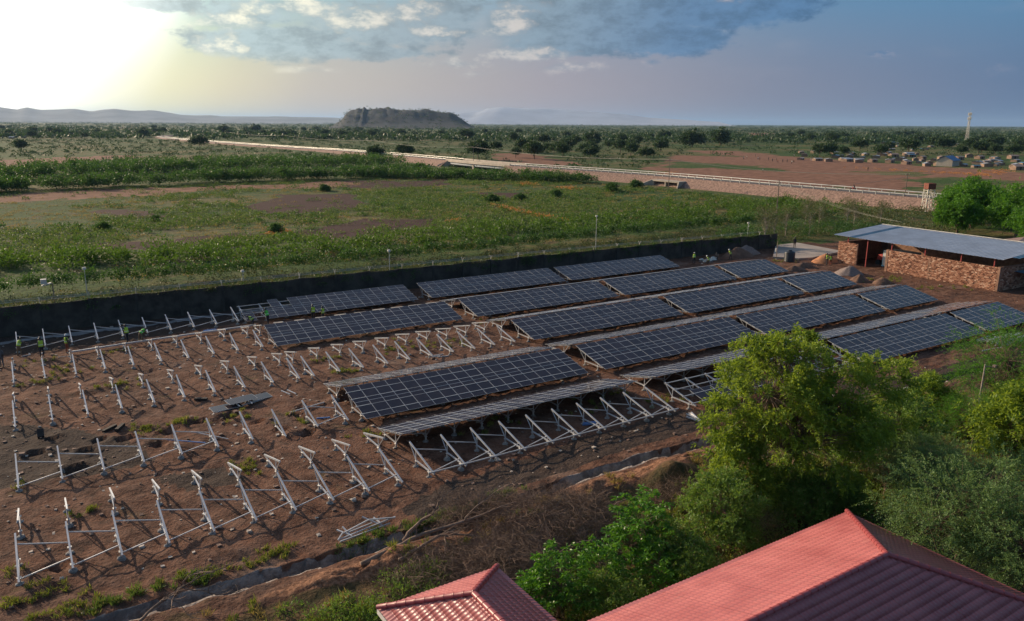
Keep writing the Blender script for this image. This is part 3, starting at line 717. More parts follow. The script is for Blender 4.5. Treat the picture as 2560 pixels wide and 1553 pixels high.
# ------------------------------------------------------------------ hills
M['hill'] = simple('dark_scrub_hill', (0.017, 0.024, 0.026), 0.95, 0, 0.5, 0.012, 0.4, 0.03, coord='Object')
M['farhill'] = simple('far_hill', (0.21, 0.23, 0.245), 0.95, 0, 0.2, 0.002)  # base colour lightened and blued to paint in distance haze
M['farhill2'] = simple('faint_far_plateau', (0.40, 0.43, 0.50), 0.95, 0, 0.1, 0.002)  # still paler base colour, with the far haze painted into it
def ridge(name, d, prof, depth, m, label, seed, jag=0.0, base=-3.0, step=12):
    """hill from a skyline: points are (px, py) of its crest, d the distance along the viewing direction"""
    cr = []
    xs_ = np.arange(prof[0][0], prof[-1][0]+1, step); hs = np.interp(xs_, [p[0] for p in prof], [p[1] for p in prof])
    for px, py in zip(xs_, hs):
        dv = _fw+CR*(float(px-1280)/FPX)-CU*(float(py-776.5)/FPX)
        hl = math.hypot(dv.x, dv.y); k = d/hl
        cr.append((dv.x*k, dv.y*k, max(CAM_H+dv.z*k, 0.0)))
    cr = np.array(cr); n = len(cr); rows = []
    cen = cr[:, :2].mean(0); f = cen/np.linalg.norm(cen)
    sh = [(-1.0, 0.0), (-.8, .14), (-.62, .32), (-.48, .52), (-.36, .70), (-.26, .86), (-.16, .96), (-.05, 1.0), (.2, .97), (.5, .8), (1.0, 0.0)] if jag else [(-1, 0), (-.7, .3), (-.4, .62), (-.15, .9), (0, 1), (.3, .85), (.6, .5), (1, 0)]
    for j, (o, hh) in enumerate(sh):
        nz = 1.0+0.30*fbm(np.arange(n)*0.12+j*.5, np.arange(n)*0+j*.35, seed)*(0 < hh < .99)
        rows.append(np.stack([cr[:, 0]+f[0]*o*depth, cr[:, 1]+f[1]*o*depth, base+(cr[:, 2]-base)*hh*nz], 1))
    V = np.concatenate(rows); m_ = len(sh)
    i = (np.arange(m_-1)[:, None]*n+np.arange(n-1)[None, :]).ravel()
    me = npmesh(name, V, np.stack([i, i+1, i+n+1, i+n], 1), m, smooth=not jag)
    return struct(name, me, label)
mesaP = [(806, 326), (826, 318), (842, 311), (855, 303), (864, 292), (869, 282), (877, 276), (890, 274), (896, 270), (905, 274), (911, 266), (918, 274), (940, 272), (975, 272), (1000, 275), (1050, 276), (1090, 280), (1120, 283), (1132, 287), (1148, 296), (1162, 306), (1178, 316), (1198, 326)]
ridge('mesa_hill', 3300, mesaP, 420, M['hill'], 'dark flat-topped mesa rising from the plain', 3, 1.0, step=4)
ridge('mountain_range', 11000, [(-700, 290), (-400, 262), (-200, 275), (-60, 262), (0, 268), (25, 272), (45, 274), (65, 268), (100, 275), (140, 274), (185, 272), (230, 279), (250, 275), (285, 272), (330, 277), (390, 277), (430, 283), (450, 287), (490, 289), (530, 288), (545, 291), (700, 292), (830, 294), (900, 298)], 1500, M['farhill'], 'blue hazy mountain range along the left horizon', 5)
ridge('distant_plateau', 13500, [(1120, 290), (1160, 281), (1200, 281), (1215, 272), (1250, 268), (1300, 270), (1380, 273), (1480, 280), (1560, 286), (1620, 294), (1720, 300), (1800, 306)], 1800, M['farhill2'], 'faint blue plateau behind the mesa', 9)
# ------------------------------------------------------------------ boundary wall of dark sheets
M['net'] = simple('dark_boundary_sheet', (0.050, 0.043, 0.036), 0.9, 0, 0.55, 0.6, 0.6, 3)
M['wallpost'] = simple('wall_post', (0.05, 0.047, 0.042), 0.9, 0, 0.3, 2)
M['creeper'] = leafmat('creeper_leaf', (0.016, 0.036, 0.012), (0.05, 0.08, 0.025), 0.3)
def wall_y(x): return 93.35-0.006*x-0.9*max(0, (x-60)/50)**2
bw = thing('boundary_wall', 'long dark boundary wall with wire arms behind the solar field', 'wall', (0, 0, 0))
x = -45.0; k = 0
yb = MB(); yb.bar((0, 0, 0), (0, 0, .35), .05); yb.bar((0, 0, .33), (0, -.30, .72), .045); yb.bar((0, 0, .33), (0, .30, .72), .045)
YB = yb.mesh('wire_arm', M['whitepaint'])
pb = MB(); pb.box(-.12, .12, -.12, .12, -.2, 1.0); PB = pb.mesh('wall_post', M['wallpost'])
while x < 113:
    x1 = x+4.6; h0 = 3.1-0.004*max(x, 0)+random.uniform(-.06, .06); h1 = 3.1-0.004*max(x1, 0)+random.uniform(-.06, .06)
    b = MB(); a = Vector((x, wall_y(x), 0)); c = Vector((x1, wall_y(x1), 0)); o = Vector((0, .07, 0)); n = 6
    for q in range(n):   # slightly sagging sheet
        p0 = a.lerp(c, q/n); p1 = a.lerp(c, (q+1)/n)
        s0 = -.10*math.sin(math.pi*q/n); s1 = -.10*math.sin(math.pi*(q+1)/n); w0 = .05*math.sin(q*2.1+k); w1 = .05*math.sin((q+1)*2.1+k)
        b.hexa([p0+Vector((0, w0-.05, -.1)), p1+Vector((0, w1-.05, -.1)), p1+Vector((0, w1+.05, -.1)), p0+Vector((0, w0+.05, -.1)),
                p0+Vector((0, -.05, h0+s0)), p1+Vector((0, -.05, h0+s1)), p1+Vector((0, .05, h0+s1)), p0+Vector((0, .05, h0+s0))])
    ob('wall_sheet', b.mesh('wall_sheet', M['net']), bw)
    p = ob('wall_post', PB, bw, (x, wall_y(x)-.02, 0), scale=(1, 1, h0))
    ob('wire_arm', YB, bw, (x, wall_y(x), h0-.05), (random.uniform(-.1, .1), random.uniform(-.1, .1), random.uniform(-.2, .2)))
    x = x1; k += 1
for (dy, dz) in ((-.28, .62), (.28, .62), (0, .40), (-.15, .5)):
    b = MB(); pts = [(xx, wall_y(xx)+dy+random.uniform(-.05, .05), 3.05-.004*max(xx, 0)+dz+random.uniform(-.04, .04)) for xx in np.arange(-45, 113, 2.3)]
    b.tube(pts, .012, 3); ob('barbed_wire', b.mesh('barbed_wire', M['steel_dull']), bw)
# grey drain strip at the wall foot
M['drain'] = simple('grey_dusty_strip', (0.24, 0.23, 0.225), 0.95, 0, 0.2, 0.6, 0.3, 4)
n = 130; xx = np.linspace(-6, 30, n)
w0 = 0.45+0.28*vnoise(xx*.5, xx*0, 3)
yc = np.interp(xx, [-6, 0, 30], [89.9, 90.6, 90.9])
zz = ground_h(xx, yc)+.035
V = np.concatenate([np.stack([xx, yc-w0, zz], 1), np.stack([xx, yc+w0*1.2, zz+.03], 1)])
i = np.arange(n-1)
struct('drain_strip', npmesh('drain_strip', V, np.stack([i, i+1, i+n+1, i+n], 1), M['drain']), 'grey dusty strip at the foot of the dark wall')
# ------------------------------------------------------------------ haze
b = MB(); b.box(-46000, 46000, -46000, 46000, -3.5, 330.0)
hz, hn, hb = mat('haze_air')
hn.n.remove(hb)
pv_ = hn.node('ShaderNodeVolumePrincipled')
pv_.inputs['Color'].default_value = (0.42, 0.66, 1.0, 1); pv_.inputs['Density'].default_value = 0.00003; pv_.inputs['Anisotropy'].default_value = 0.25
hn.l.new(pv_.outputs[0], hz.node_tree.nodes['Material Output'].inputs['Volume'])
ho = ob('haze', b.mesh('haze', hz)); ho['kind'] = 'stuff'; ho['label'] = 'thin dusty haze over the whole plain'
# ------------------------------------------------------------------ red-roofed houses
def tilemat():
    m, n, b = mat('red_pressed_tile'); pos = n.node('ShaderNodeTexCoord').outputs['Object']
    a = n.noise(pos, 0.5, 6.0, 0.6); d = n.noise(n.vm('MULTIPLY', pos, (0.9, 4.0, 1.0)), 1.2, 5.0, 0.65); sp = n.noise(pos, 9.0, 3.0, 0.6)
    c = n.mix(n.step(a, 0.3, 0.7), (0.33, 0.092, 0.096), (0.42, 0.13, 0.13))
    c = n.mix(n.m('MULTIPLY', n.step(d, 0.52, 0.75), 0.3), c, (0.37, 0.19, 0.165))
    c = n.mix(n.m('MULTIPLY', n.step(sp, 0.66, 0.74), 0.5), c, (0.20, 0.06, 0.06))
    n.put(b.inputs['Base Color'], c); n.put(b.inputs['Roughness'], n.m('MULTIPLY_ADD', a, 0.3, 0.26))
    return m
M['tile'] = tilemat()
M['tilecap'] = simple('red_ridge_cap', (0.33, 0.07, 0.075), 0.4, 0.0, 0.12, 1.5)
M['plaster'] = simple('cream_plaster', (0.50, 0.43, 0.34), 0.9, 0, 0.1, 1.0)
M['fascia'] = simple('white_fascia', (0.6, 0.57, 0.53), 0.7)
def tile_plane(parent, o, ux, up, width, slope_len, clip, n_off=0.0):
    """pressed-metal tile sheets on a roof slope. o eave corner, ux along the eave, up the slope. clip: list of (point, normal) kept side = negative"""
    nrm = ux.cross(up).normalized()
    if nrm.z < 0: nrm = -nrm
    sw = 1.05; ns = max(1, int(math.ceil(width/sw))); course = 0.35; wl = 0.21
    ncr = int(math.ceil(slope_len/course))
    for k in range(ns):
        x0, x1 = k*sw, min((k+1)*sw, width)
        xs_ = np.linspace(x0, x1, int(round((x1-x0)/0.0525))+1)
        bm = bmesh.new(); prev = None
        lift = 0.004*(k % 2)
        for c in range(ncr):
            for j, (f, st) in enumerate(((0.0, 0.014), (0.90, 0.002), (0.999, 0.0))):
                v = min((c+f)*course, slope_len)
                row = []
                for x in xs_:
                    ph = (x/wl) % 1.0
                    wv = 0.024*(0.5+0.5*math.cos(2*math.pi*ph))**1.4
                    scal = -0.03*(0.5+0.5*math.cos(2*math.pi*ph))
                    p = o+ux*x+up*max(0, v+(scal if j == 0 and c else 0))+nrm*(wv+st+lift)
                    row.append(bm.verts.new(p))
                if prev:
                    for a in range(len(row)-1): bm.faces.new((prev[a], prev[a+1], row[a+1], row[a]))
                prev = row
        for (cp, cn_) in clip:
            g_ = bm.verts[:]+bm.edges[:]+bm.faces[:]
            bmesh.ops.bisect_plane(bm, geom=g_, plane_co=cp, plane_no=cn_, clear_outer=True)
        if len(bm.faces):
            me = bpy.data.meshes.new('roof_sheet'); bm.normal_update(); bm.to_mesh(me); me.materials.append(M['tile'])
            me.polygons.foreach_set('use_smooth', [True]*len(me.polygons))
            ob('roof_sheet', me, parent)
        bm.free()
def cap_line(parent, a, b, lift=0.03):
    """half-round ridge caps laid end to end"""
    a = Vector(a); b = Vector(b); L = (b-a).length; d = (b-a).normalized(); n = max(1, int(L/0.40)); s = L/n
    sx = d.cross(Vector((0, 0, 1))).normalized(); sz = sx.cross(d).normalized()
    m_ = MB(); N = 7
    for i, (t, r) in enumerate(((-.03, .135), (0.0, .142), (0.04, .128), (s*.97, .120), (s+.02, .118))):
        for k in range(N+1):
            an = math.pi*(k/N)*1.16-math.pi*.08
            m_.v.append((math.cos(an)*r, t, math.sin(an)*r*0.85))
    for i in range(4):
        for k in range(N): m_.f.append((i*(N+1)+k, i*(N+1)+k+1, (i+1)*(N+1)+k+1, (i+1)*(N+1)+k)); m_.mi.append(0)
    m_.f.append(tuple(range(N+1))); m_.mi.append(0)
    me = m_.mesh('ridge_cap', M['tilecap'], smooth=True)
    rm = Matrix((sx, d, sz)).transposed().to_euler()
    for i in range(n): ob('ridge_cap', me, parent, a+d*(i*s)+Vector((0, 0, lift)), rm)
def hip_house(name, label, x0, x1, y0, y1, ze, zr, axis, into=None):
    t = into or thing(name, label, 'house')
    hw = (y1-y0)/2 if axis == 'x' else (x1-x0)/2
    if axis == 'x': A = Vector((x0+hw, (y0+y1)/2, zr)); B = Vector((x1-hw, (y0+y1)/2, zr))
    else: A = Vector(((x0+x1)/2, y0+hw, zr)); B = Vector(((x0+x1)/2, y1-hw, zr))
    c = [Vector((x0, y0, ze)), Vector((x1, y0, ze)), Vector((x1, y1, ze)), Vector((x0, y1, ze))]
    rf = ob('wing_roof' if into else 'roof', None, t); rf.empty_display_size = .3
    sl = math.hypot(hw, zr-ze)
    cen = (A+B)/2
    ends = {0: A, 1: A, 2: A, 3: A}
    for i in range(4): ends[i] = A if (c[i]-A).length < (c[i]-B).length else B
    for i in range(4):
        p, q = c[i], c[(i+1) % 4]
        ux = (q-p).normalized(); mid = (p+q)/2
        inward = (Vector((cen.x, cen.y, 0))-Vector((mid.x, mid.y, 0))); inward -= ux*inward.dot(ux); inward.normalize()
        up = (inward*hw+Vector((0, 0, zr-ze))).normalized()
        clip = []
        for corner, oth in ((p, q), (q, p)):
            e = ends[c.index(corner)]; hd = (e-corner); hd.z = 0; nn = Vector((hd.y, -hd.x, 0)).normalized()
            if nn.dot(Vector((oth.x-corner.x, oth.y-corner.y, 0))) > 0: nn = -nn
            clip.append((corner+nn*0.03, nn))
        if axis == 'x' and abs(ux.x) > .5 or axis == 'y' and abs(ux.y) > .5: clip.append((A-up*0.0+Vector((0, 0, 0)), Vector((inward.x, inward.y, 0))))
        tile_plane(rf, p, ux, up, (q-p).length, sl, clip)
    # roof underside
    b = MB()
    for i in range(4):
        p, q = c[i], c[(i+1) % 4]; ep, eq = ends[i], ends[(i+1) % 4]
        dz = Vector((0, 0, -.05))
        if (ep-eq).length < .01: b.tri(p+dz, q+dz, ep+dz)
        else: b.quad(p+dz, q+dz, eq+dz, ep+dz)
    ob('roof_deck', b.mesh('roof_deck', M['wood']), rf)
    cap_line(rf, A, B, .06)
    for i in range(4): cap_line(rf, ends[i], c[i]+Vector((0, 0, .0)), .06)
    b = MB(); e = .02
    for (xa, xb, ya, yb_) in ((x0-.02, x1+.02, y0-.04, y0-.01), (x0-.02, x1+.02, y1+.01, y1+.04), (x0-.04, x0-.01, y0, y1), (x1+.01, x1+.04, y0, y1)): b.box(xa, xb, ya, yb_, ze-.22, ze-.02)
    ob('fascia', b.mesh('fascia', M['fascia']), t)
    b = MB(); o_ = .6
    b.box(x0+o_, x1-o_, y0+o_, y0+o_+.2, 0, ze+.05); b.box(x0+o_, x1-o_, y1-o_-.2, y1-o_, 0, ze+.05); b.box(x0+o_, x0+o_+.2, y0+o_+.2, y1-o_-.2, 0, ze+.05); b.box(x1-o_-.2, x1-o_, y0+o_+.2, y1-o_-.2, 0, ze+.05)
    ob('wall', b.mesh('wall', M['plaster']), t)
    return t
big = hip_house('red_roofed_house', 'house with large salmon-red hipped tile roof and a smaller hipped wing', 6.0, 32.8, 10.2, 20.3, 3.2, 5.02, 'x')
hip_house('house_wing', '', 10.1, 15.6, 11.0, 25.35, 3.2, 4.42, 'y', big)
# ------------------------------------------------------------------ open shed with rough brick walls
def brickmat():
    m, n, b = mat('rough_brick')
    r_ = n.m('FRACT', n.m('ADD', n.m('MULTIPLY', n.node('ShaderNodeObjectInfo').outputs['Random'], 7.3), n.node('ShaderNodeNewGeometry').outputs['Random Per Island']))
    c = n.ramp(r_, [(0.0, (0.15, 0.06, 0.035)), (0.35, (0.30, 0.135, 0.08)), (0.75, (0.43, 0.225, 0.14)), (1.0, (0.52, 0.34, 0.24))])
    n.put(b.inputs['Base Color'], c); n.put(b.inputs['Roughness'], 0.95)
    return m
M['brick'] = brickmat()
M['mortar'] = simple('mud_mortar', (0.26, 0.145, 0.095), 0.95, 0, 0.3, 2, 0.6, 9)
M['tin'] = simple('corrugated_tin', (0.58, 0.61, 0.65), 0.48, 0.35, 0.12, 0.4)
M['tinblue'] = simple('blue_roof_sheet', (0.09, 0.20, 0.30), 0.5, 0.2, 0.15, 0.6)
M['truckwhite'] = simple('dusty_white_paint', (0.60, 0.58, 0.53), 0.5, 0, 0.15, 1.2)
M['redmachine'] = simple('red_machine_paint', (0.40, 0.04, 0.03), 0.5, 0, 0.2, 1)
M['cyan'] = simple('cyan_trim', (0.18, 0.45, 0.55), 0.5)
SH0 = Vector((112.3, 76.3, 0)); SH1 = Vector((110.6, 50.8, 0))
se = (SH1-SH0).normalized(); sn = Vector((-se.y, se.x, 0))      # along the front; into the depth
if sn.x < 0: sn = -sn
shed = thing('open_shed', 'open shed with long grey corrugated mono-pitch roof and rough brick walls', 'shed', SH0)
shed.rotation_euler = (0, 0, math.atan2(se.y, se.x))
LEN = (SH1-SH0).length; DEP = 11.0
sgn = 1 if Matrix.Rotation(shed.rotation_euler.z, 3, 'Z') @ Vector((0, 1, 0)) @ Vector((sn.x, sn.y, 0)) > 0 else -1
bkb = MB()
bmp = [(-.19, -.06, -.075), (.19, -.06, -.075), (.19, .06, -.075), (-.19, .06, -.075), (-.185, -.055, .075), (.185, -.06, .075), (.19, .06, .075), (-.19, .055, .075)]
BRK = []
for v_ in range(5):
    bb = MB(); r_ = random.Random(v_); bb.hexa([(x_+r_.uniform(-.03, .03), y_+r_.uniform(-.028, .028), z_+r_.uniform(-.022, .022)) for x_, y_, z_ in bmp])
    BRK.append(bb.mesh('brick', M['brick']))
def brick_wall(xa, xb, h, y, face, name='brick_wall', along='x', limit=150, drop=None):
    """mortar core with single bricks standing proud of it (local shed axes)"""
    b = MB()
    if along == 'x': b.box(xa, xb, y-.12, y+.12, -.1, h)
    else: b.box(y-.12, y+.12, xa, xb, -.1, h)
    w_ = ob('wall', b.mesh('wall', M['mortar']), shed)
    nb = 0; rest = MB(); r_ = random.Random(int(xa*10)+3); z = .09; row = 0
    while z < h+.04:
        x_ = xa+.2+(.2 if row % 2 else 0)
        while x_ < xb-.15:
            jx, jz = r_.uniform(-.03, .03), r_.uniform(-.012, .012)
            off = face*(.12+r_.uniform(-.02, .05))
            px_ = (x_+jx, y+off, z+jz) if along == 'x' else (y+off, x_+jx, z+jz)
            rz_ = (0 if along == 'x' else math.pi/2)+r_.uniform(-.04, .04)
            if r_.random() < .97:
                if nb < limit: ob('brick', BRK[r_.randrange(5)], w_, px_, (r_.uniform(-.05, .05), r_.uniform(-.05, .05), rz_)); nb += 1
                else:
                    mm_ = Matrix.Translation(px_) @ Matrix.Rotation(rz_, 4, 'Z'); rest.hexa([mm_ @ Vector((q[0]+r_.uniform(-.03, .03), q[1]+r_.uniform(-.028, .028), q[2]+r_.uniform(-.022, .022))) for q in bmp])
            x_ += .415
        z += .182; row += 1
    if rest.v:
        q = ob('bricks', rest.mesh('bricks', M['brick']), w_); q['kind'] = 'stuff'
    return w_
F_ = -sgn
brick_wall(0, 3.6, 3.4, 0, F_, limit=120)
brick_wall(9.0, LEN, 3.25, 0, F_, limit=290)
brick_wall(0.14*sgn if sgn > 0 else -8.8, 8.8 if sgn > 0 else -.14, 3.3, LEN, 1, along='y', limit=120)
b = MB(); b.box(8.7, 9.1, -.22, .22, -.1, 3.3); b.box(15.6, 15.95, -.2, .2, -.1, 3.2); b.box(LEN-.1, LEN+.25, -.2, .2, -.1, 3.35); ob('pillar', b.mesh('pillar', M['mortar']), shed)
# roof: corrugated sheets, eave over the front wall, high at the back
ze_, zr_ = 4.45, 5.35
for k in range(28):
    xa = -.8+k*1.0; xb = xa+1.02; nn_ = 14
    V = []; F = []
    y_lo = (-.5 if not (k == 27) else 1.5)*sgn; y_hi = (DEP+.6)*sgn
    for j in range(nn_*2+1):
        xx_ = xa+(xb-xa)*j/(nn_*2); zz_ = (.07 if j % 14 in (0, 1) else (.015 if j % 2 else 0))+.006*(k % 2)
        for yy_ in (y_lo, y_hi):
            V.append((xx_, yy_, ze_+(zr_-ze_)*(yy_*sgn)/DEP+zz_))
    for j in range(nn_*2): F.append((2*j, 2*j+1, 2*j+3, 2*j+2))
    ob('roof_sheet', npmesh('roof_sheet', np.array(V), np.array(F), M['tinblue'] if k in (3, 27) else M['tin']), shed)
for xx_ in (1.6, 5.2, 9.4, 14.8, 20.2, 24.8):
    b = MB(); b.box(xx_-.06, xx_+.06, .05*sgn-.06, .05*sgn+.06, 0, ze_-.05); ob('post', b.mesh('post', M['redpaint']), shed)
    b = MB(); b.box(xx_-.06, xx_+.06, (DEP)*sgn-.06, (DEP)*sgn+.06, 0, zr_-.05); ob('post', b.mesh('post', M['rust']), shed)
    b = MB(); b.bar((xx_, 0, ze_-.12), (xx_, DEP*sgn, zr_-.12), .06, .12); ob('rafter', b.mesh('rafter', M['rust']), shed)
b = MB(); b.box(-.1, LEN, DEP*sgn-.1, DEP*sgn+.1, 0, 4.9); ob('back_wall', b.mesh('back_wall', M['mortar']), shed)
b = MB(); b.box(-.1, .1, min(.2*sgn, DEP*sgn), max(.2*sgn, DEP*sgn), 0, 3.3); ob('side_wall', b.mesh('side_wall', M['mortar']), shed)
def shp(x, y, z=0):
    v = Matrix.Rotation(shed.rotation_euler.z, 3, 'Z') @ Vector((x, y*sgn, z)); return SH0+v
# white cabin standing in the shed opening
cb = thing('generator_cabin', 'dusty white machine cabin with cyan trim under the shed roof', 'generator', shp(8.8, 3.6)); cb.rotation_euler = shed.rotation_euler
b = MB(); b.box(-2.2, 2.2, -1.4, 1.4, .35, 2.75); ob('body', b.mesh('body', M['truckwhite']), cb)
b = MB(); b.box(-2.24, -2.2, -1.2, .2, .6, 1.9); ob('grille', b.mesh('grille', M['dark']), cb)
b = MB(); b.box(-2.3, 2.3, -1.5, 1.5, .2, .36); b.box(-2.28, -2.2, -1.4, -1.25, .36, 2.7); ob('skid', b.mesh('skid', M['cyan']), cb)
mc = thing('red_tractor', 'red machine with exhaust parked deep in the shed shade', 'machine', shp(5.6, 4.5)); mc.rotation_euler = shed.rotation_euler
b = MB(); b.hexa([(-1.3, -.6, .8), (1.2, -.6, .8), (1.2, .6, .8), (-1.3, .6, .8), (-1.2, -.5, 1.6), (.3, -.5, 1.8), (.3, .5, 1.8), (-1.2, .5, 1.6)]); b.box(.35, 1.3, -.65, .65, 1.0, 1.3); ob('body', b.mesh('body', M['redmachine']), mc)
for sx_, sy_, r_ in ((-.9, -.75, .42), (-.9, .75, .42), (.8, -.8, .7), (.8, .8, .7)):
    b = MB(); b.tube([(sx_, sy_-.16, r_), (sx_, sy_+.16, r_)], r_, 14); ob('wheel', b.mesh('wheel', M['blackplastic']), mc)
b = MB(); b.box(.3, 1.35, -.7, .7, 2.3, 2.38); [b.bar((qx, qy, 1.2), (qx, qy, 2.3), .05) for qx in (.35, 1.3) for qy in (-.65, .65)]; ob('canopy', b.mesh('canopy', M['truckwhite']), mc)
# small lean-to with tin roof beyond the shed
lt = thing('tin_lean_to', 'small blue-roofed lean-to beside the shed\'s dark side wall', 'lean-to', G(2552, 725)+Vector((1.5, -.5, 0)))
b = MB(); b.hexa([(-2, -2, 2.2), (2, -2, 2.2), (2, 2, 2.5), (-2, 2, 2.5), (-2, -2, 2.25), (2, -2, 2.25), (2, 2, 2.55), (-2, 2, 2.55)]); ob('roof', b.mesh('roof', M['tinblue']), lt)
for qx in (-1.8, 1.8):
    for qy in (-1.8, 1.8): b = MB(); b.box(qx-.05, qx+.05, qy-.05, qy+.05, 0, 2.22+(.2 if qy > 0 else 0)); ob('post', b.mesh('post', M['wood']), lt)
# second roof behind the shed
M['tinrust_'] = simple('rusty_grey_tin', (0.30, 0.20, 0.16), 0.6, 0.2, 0.4, 0.7)
b2 = thing('distant_hut', 'grey and rust tin roof half hidden behind the shed', 'hut', (143, 63, 0), 0.3)
b = MB(); b.box(-4, 4, -3, 3, 0, 2.3); ob('wall', b.mesh('wall', M['plaster']), b2)
b = MB(); b.hexa([(-4.4, -3.4, 2.2), (4.4, -3.4, 2.2), (4.4, 0, 3.0), (-4.4, 0, 3.0), (-4.4, -3.4, 2.3), (4.4, -3.4, 2.3), (4.4, 0, 3.1), (-4.4, 0, 3.1)]); b.hexa([(-4.4, 0, 3.0), (4.4, 0, 3.0), (4.4, 3.4, 2.2), (-4.4, 3.4, 2.2), (-4.4, 0, 3.1), (4.4, 0, 3.1), (4.4, 3.4, 2.3), (-4.4, 3.4, 2.3)]); ob('roof', b.mesh('roof', M['tinrust_']), b2)
# ------------------------------------------------------------------ slab, tank, heaps
b = MB(); sp = [G(1932, 646), G(1938, 617), G(1992, 610), G(2108, 632), G(2065, 640), G(2030, 648), G(1995, 650)]
b.v = [(p.x, p.y, -.1) for p in sp]+[(p.x, p.y, .28) for p in sp]; n = len(sp)
b.f = [tuple(range(n, 2*n))[::-1]]+[(i, (i+1) % n, n+(i+1) % n, n+i) for i in range(n)]; b.mi = [0]*len(b.f)
me = b.mesh('concrete_slab', M['slab']); bm = bmesh.new(); bm.from_mesh(me); bmesh.ops.recalc_face_normals(bm, faces=bm.faces); bm.to_mesh(me); bm.free()
struct('concrete_slab', me, 'bare pale concrete slab between the dark wall and the shed')
tk = thing('water_tank', 'black plastic water tank standing by the concrete slab', 'tank', G(1973, 654))
b = MB(); pr = []
for i in range(8): pr += [(.82, i*.19), (.85, i*.19+.05), (.85, i*.19+.14), (.82, i*.19+.19)]
b.lathe(pr+[(.70, 1.66), (.35, 1.76), (.33, 1.84), (.05, 1.86)], 20); ob('body', b.mesh('body', M['blackplastic'], True), tk)
b = MB(); b.lathe([(.30, 1.83), (.31, 1.93), (.28, 1.95)], 14); ob('lid', b.mesh('lid', M['blackplastic']), tk)
b = MB(); b.tube([(.84, 0, .2), (1.0, 0, .2), (1.0, 0, -.1)], .035, 6); ob('outlet_pipe', b.mesh('outlet_pipe', M['steel_dull']), tk)
mp = thing('meter_pole', 'thin post with grey meter box beside the concrete slab', 'post', G(1941, 646))
b = MB(); b.bar((0, 0, -.2), (0, 0, 2.9), .09); ob('post', b.mesh('post', M['wood']), mp)
b = MB(); b.box(-.36, -.05, -.12, .12, 1.15, 1.75); ob('meter_box', b.mesh('meter_box', M['steel_dull']), mp)
def heap(name, label, c, ra, rb, h, m, seed, group='heaps of earth and sand by the shed', rz=0.0):
    n, mm_ = 34, 12; th = np.linspace(0, 2*np.pi, n, endpoint=False); V = [(0, 0, h)]
    for j in range(1, mm_+1):
        r = j/mm_; rr = r*(1+.10*vnoise(np.cos(th)*2+seed, np.sin(th)*2, seed))
        z = h*np.clip(1-r**1.25, 0, 1)*(1+.22*fbm(np.cos(th)*rr*3.5+seed, np.sin(th)*rr*3.5, seed))-(.06 if j == mm_ else 0)
        V += list(zip(rr*ra*np.cos(th), rr*rb*np.sin(th), z))
    F = [(0, 1+k, 1+(k+1) % n) for k in range(n)]; f4 = []
    for j in range(mm_-1):
        for k in range(n): a = 1+j*n+k; bq = 1+j*n+(k+1) % n; f4.append((a, a+n, bq+n, bq))
    me = bpy.data.meshes.new(name); me.from_pydata([tuple(map(float, v)) for v in V], [], F+f4); me.materials.append(m); me.polygons.foreach_set('use_smooth', [True]*len(me.polygons))
    return tag(ob(name, me, None, c, (0, 0, rz)), label, 'heap', group)
heap('earth_heap', 'large dark earth heap at the foot of the dark wall', (102.5, 88.6, 0), 3.2, 2.0, 1.55, M['soilpile'], 3)
heap('gravel_heap', 'cone of grey gravel beside the shed opening', (104.6, 68.9, 0), 2.3, 1.9, 1.25, M['gravelpile'], 5)
heap('sand_heap', 'bright orange sand heap against the left brick wall', (111.0, 77.6, 0), 2.6, 1.9, 1.25, M['orangesand'], 8)
heap('earth_heap', 'low brown earth heap at the end of the second ridge', (99.6, 75.0, 0), 2.4, 1.2, .75, M['soilpile'], 11)
heap('earth_heap', 'flat brown earth heap between tank and gravel cone', (103.2, 76.2, 0), 2.4, 1.2, .8, M['soilpile'], 12)
heap('earth_heap', 'brown earth heap just below the gravel cone', (101.2, 64.9, 0), 1.7, 1.2, .9, M['soilpile'], 13)
heap('earth_heap', 'brown earth heap right of two others, behind the panel strip', (102.6, 62.2, 0), 1.7, 1.2, .8, M['soilpile'], 14)
heap('earth_heap', 'grey-green earth mound left of the concrete slab', (105.5, 89.5, 0), 3.4, 1.8, 1.5, M['gravelpile'], 15)
# ------------------------------------------------------------------ poles, towers
def pole(name, label, loc, h, r=.11, arms=(), group=None, m=None):
    t = thing(name, label, 'pole', loc, 0, group)
    b = MB(); b.tube([(0, 0, -.3), (0, 0, h)], [r, r*.7], 8); ob('post', b.mesh('post', m or M['wood']), t)
    return t
UP = [(G(1660+765/2.738, 250+835/2.738), 9.35, 'tall wooden power pole behind the corner of the dark wall'), (G(1660+1640/2.738, 250+735/2.738), 9.3, 'wooden power pole in front of the road bank, near the red water tank'),
      (G(1660+30/2.738, 250+615/2.738), 10.5, 'wooden power pole standing by the road culvert'), (Vector((197.3, 343.5, 0)), 10.3, 'wooden power pole rising beside the road bridge'), (Vector((209, 498, 0)), 10.2, 'thin power pole beyond the road bridge')]
tops = []
for p, h, lab in UP:
    t = pole('power_pole', lab, p, h, .13)
    b = MB(); b.bar((-.9, 0, h-.5), (.9, 0, h-.5), .09, .11); ob('crossarm', b.mesh('crossarm', M['wood']), t)
    for q in (-.8, 0, .8): b = MB(); b.lathe([(.04, h-.44), (.07, h-.36), (.05, h-.26)], 8, 0, (q, 0)); ob('insulator', b.mesh('insulator', M['whitepaint']), t)
    tops.append((p, h))
M['wire'] = simple('overhead_wire', (0.30, 0.28, 0.22), 0.5, 0.2)
wr = thing('overhead_line', 'sagging overhead wires along the road and down to the shed', 'power line')
chain = [(150, 1290), ]
seq = [Vector((209, 700, 10)), tops[4], tops[3], tops[2], tops[0]]
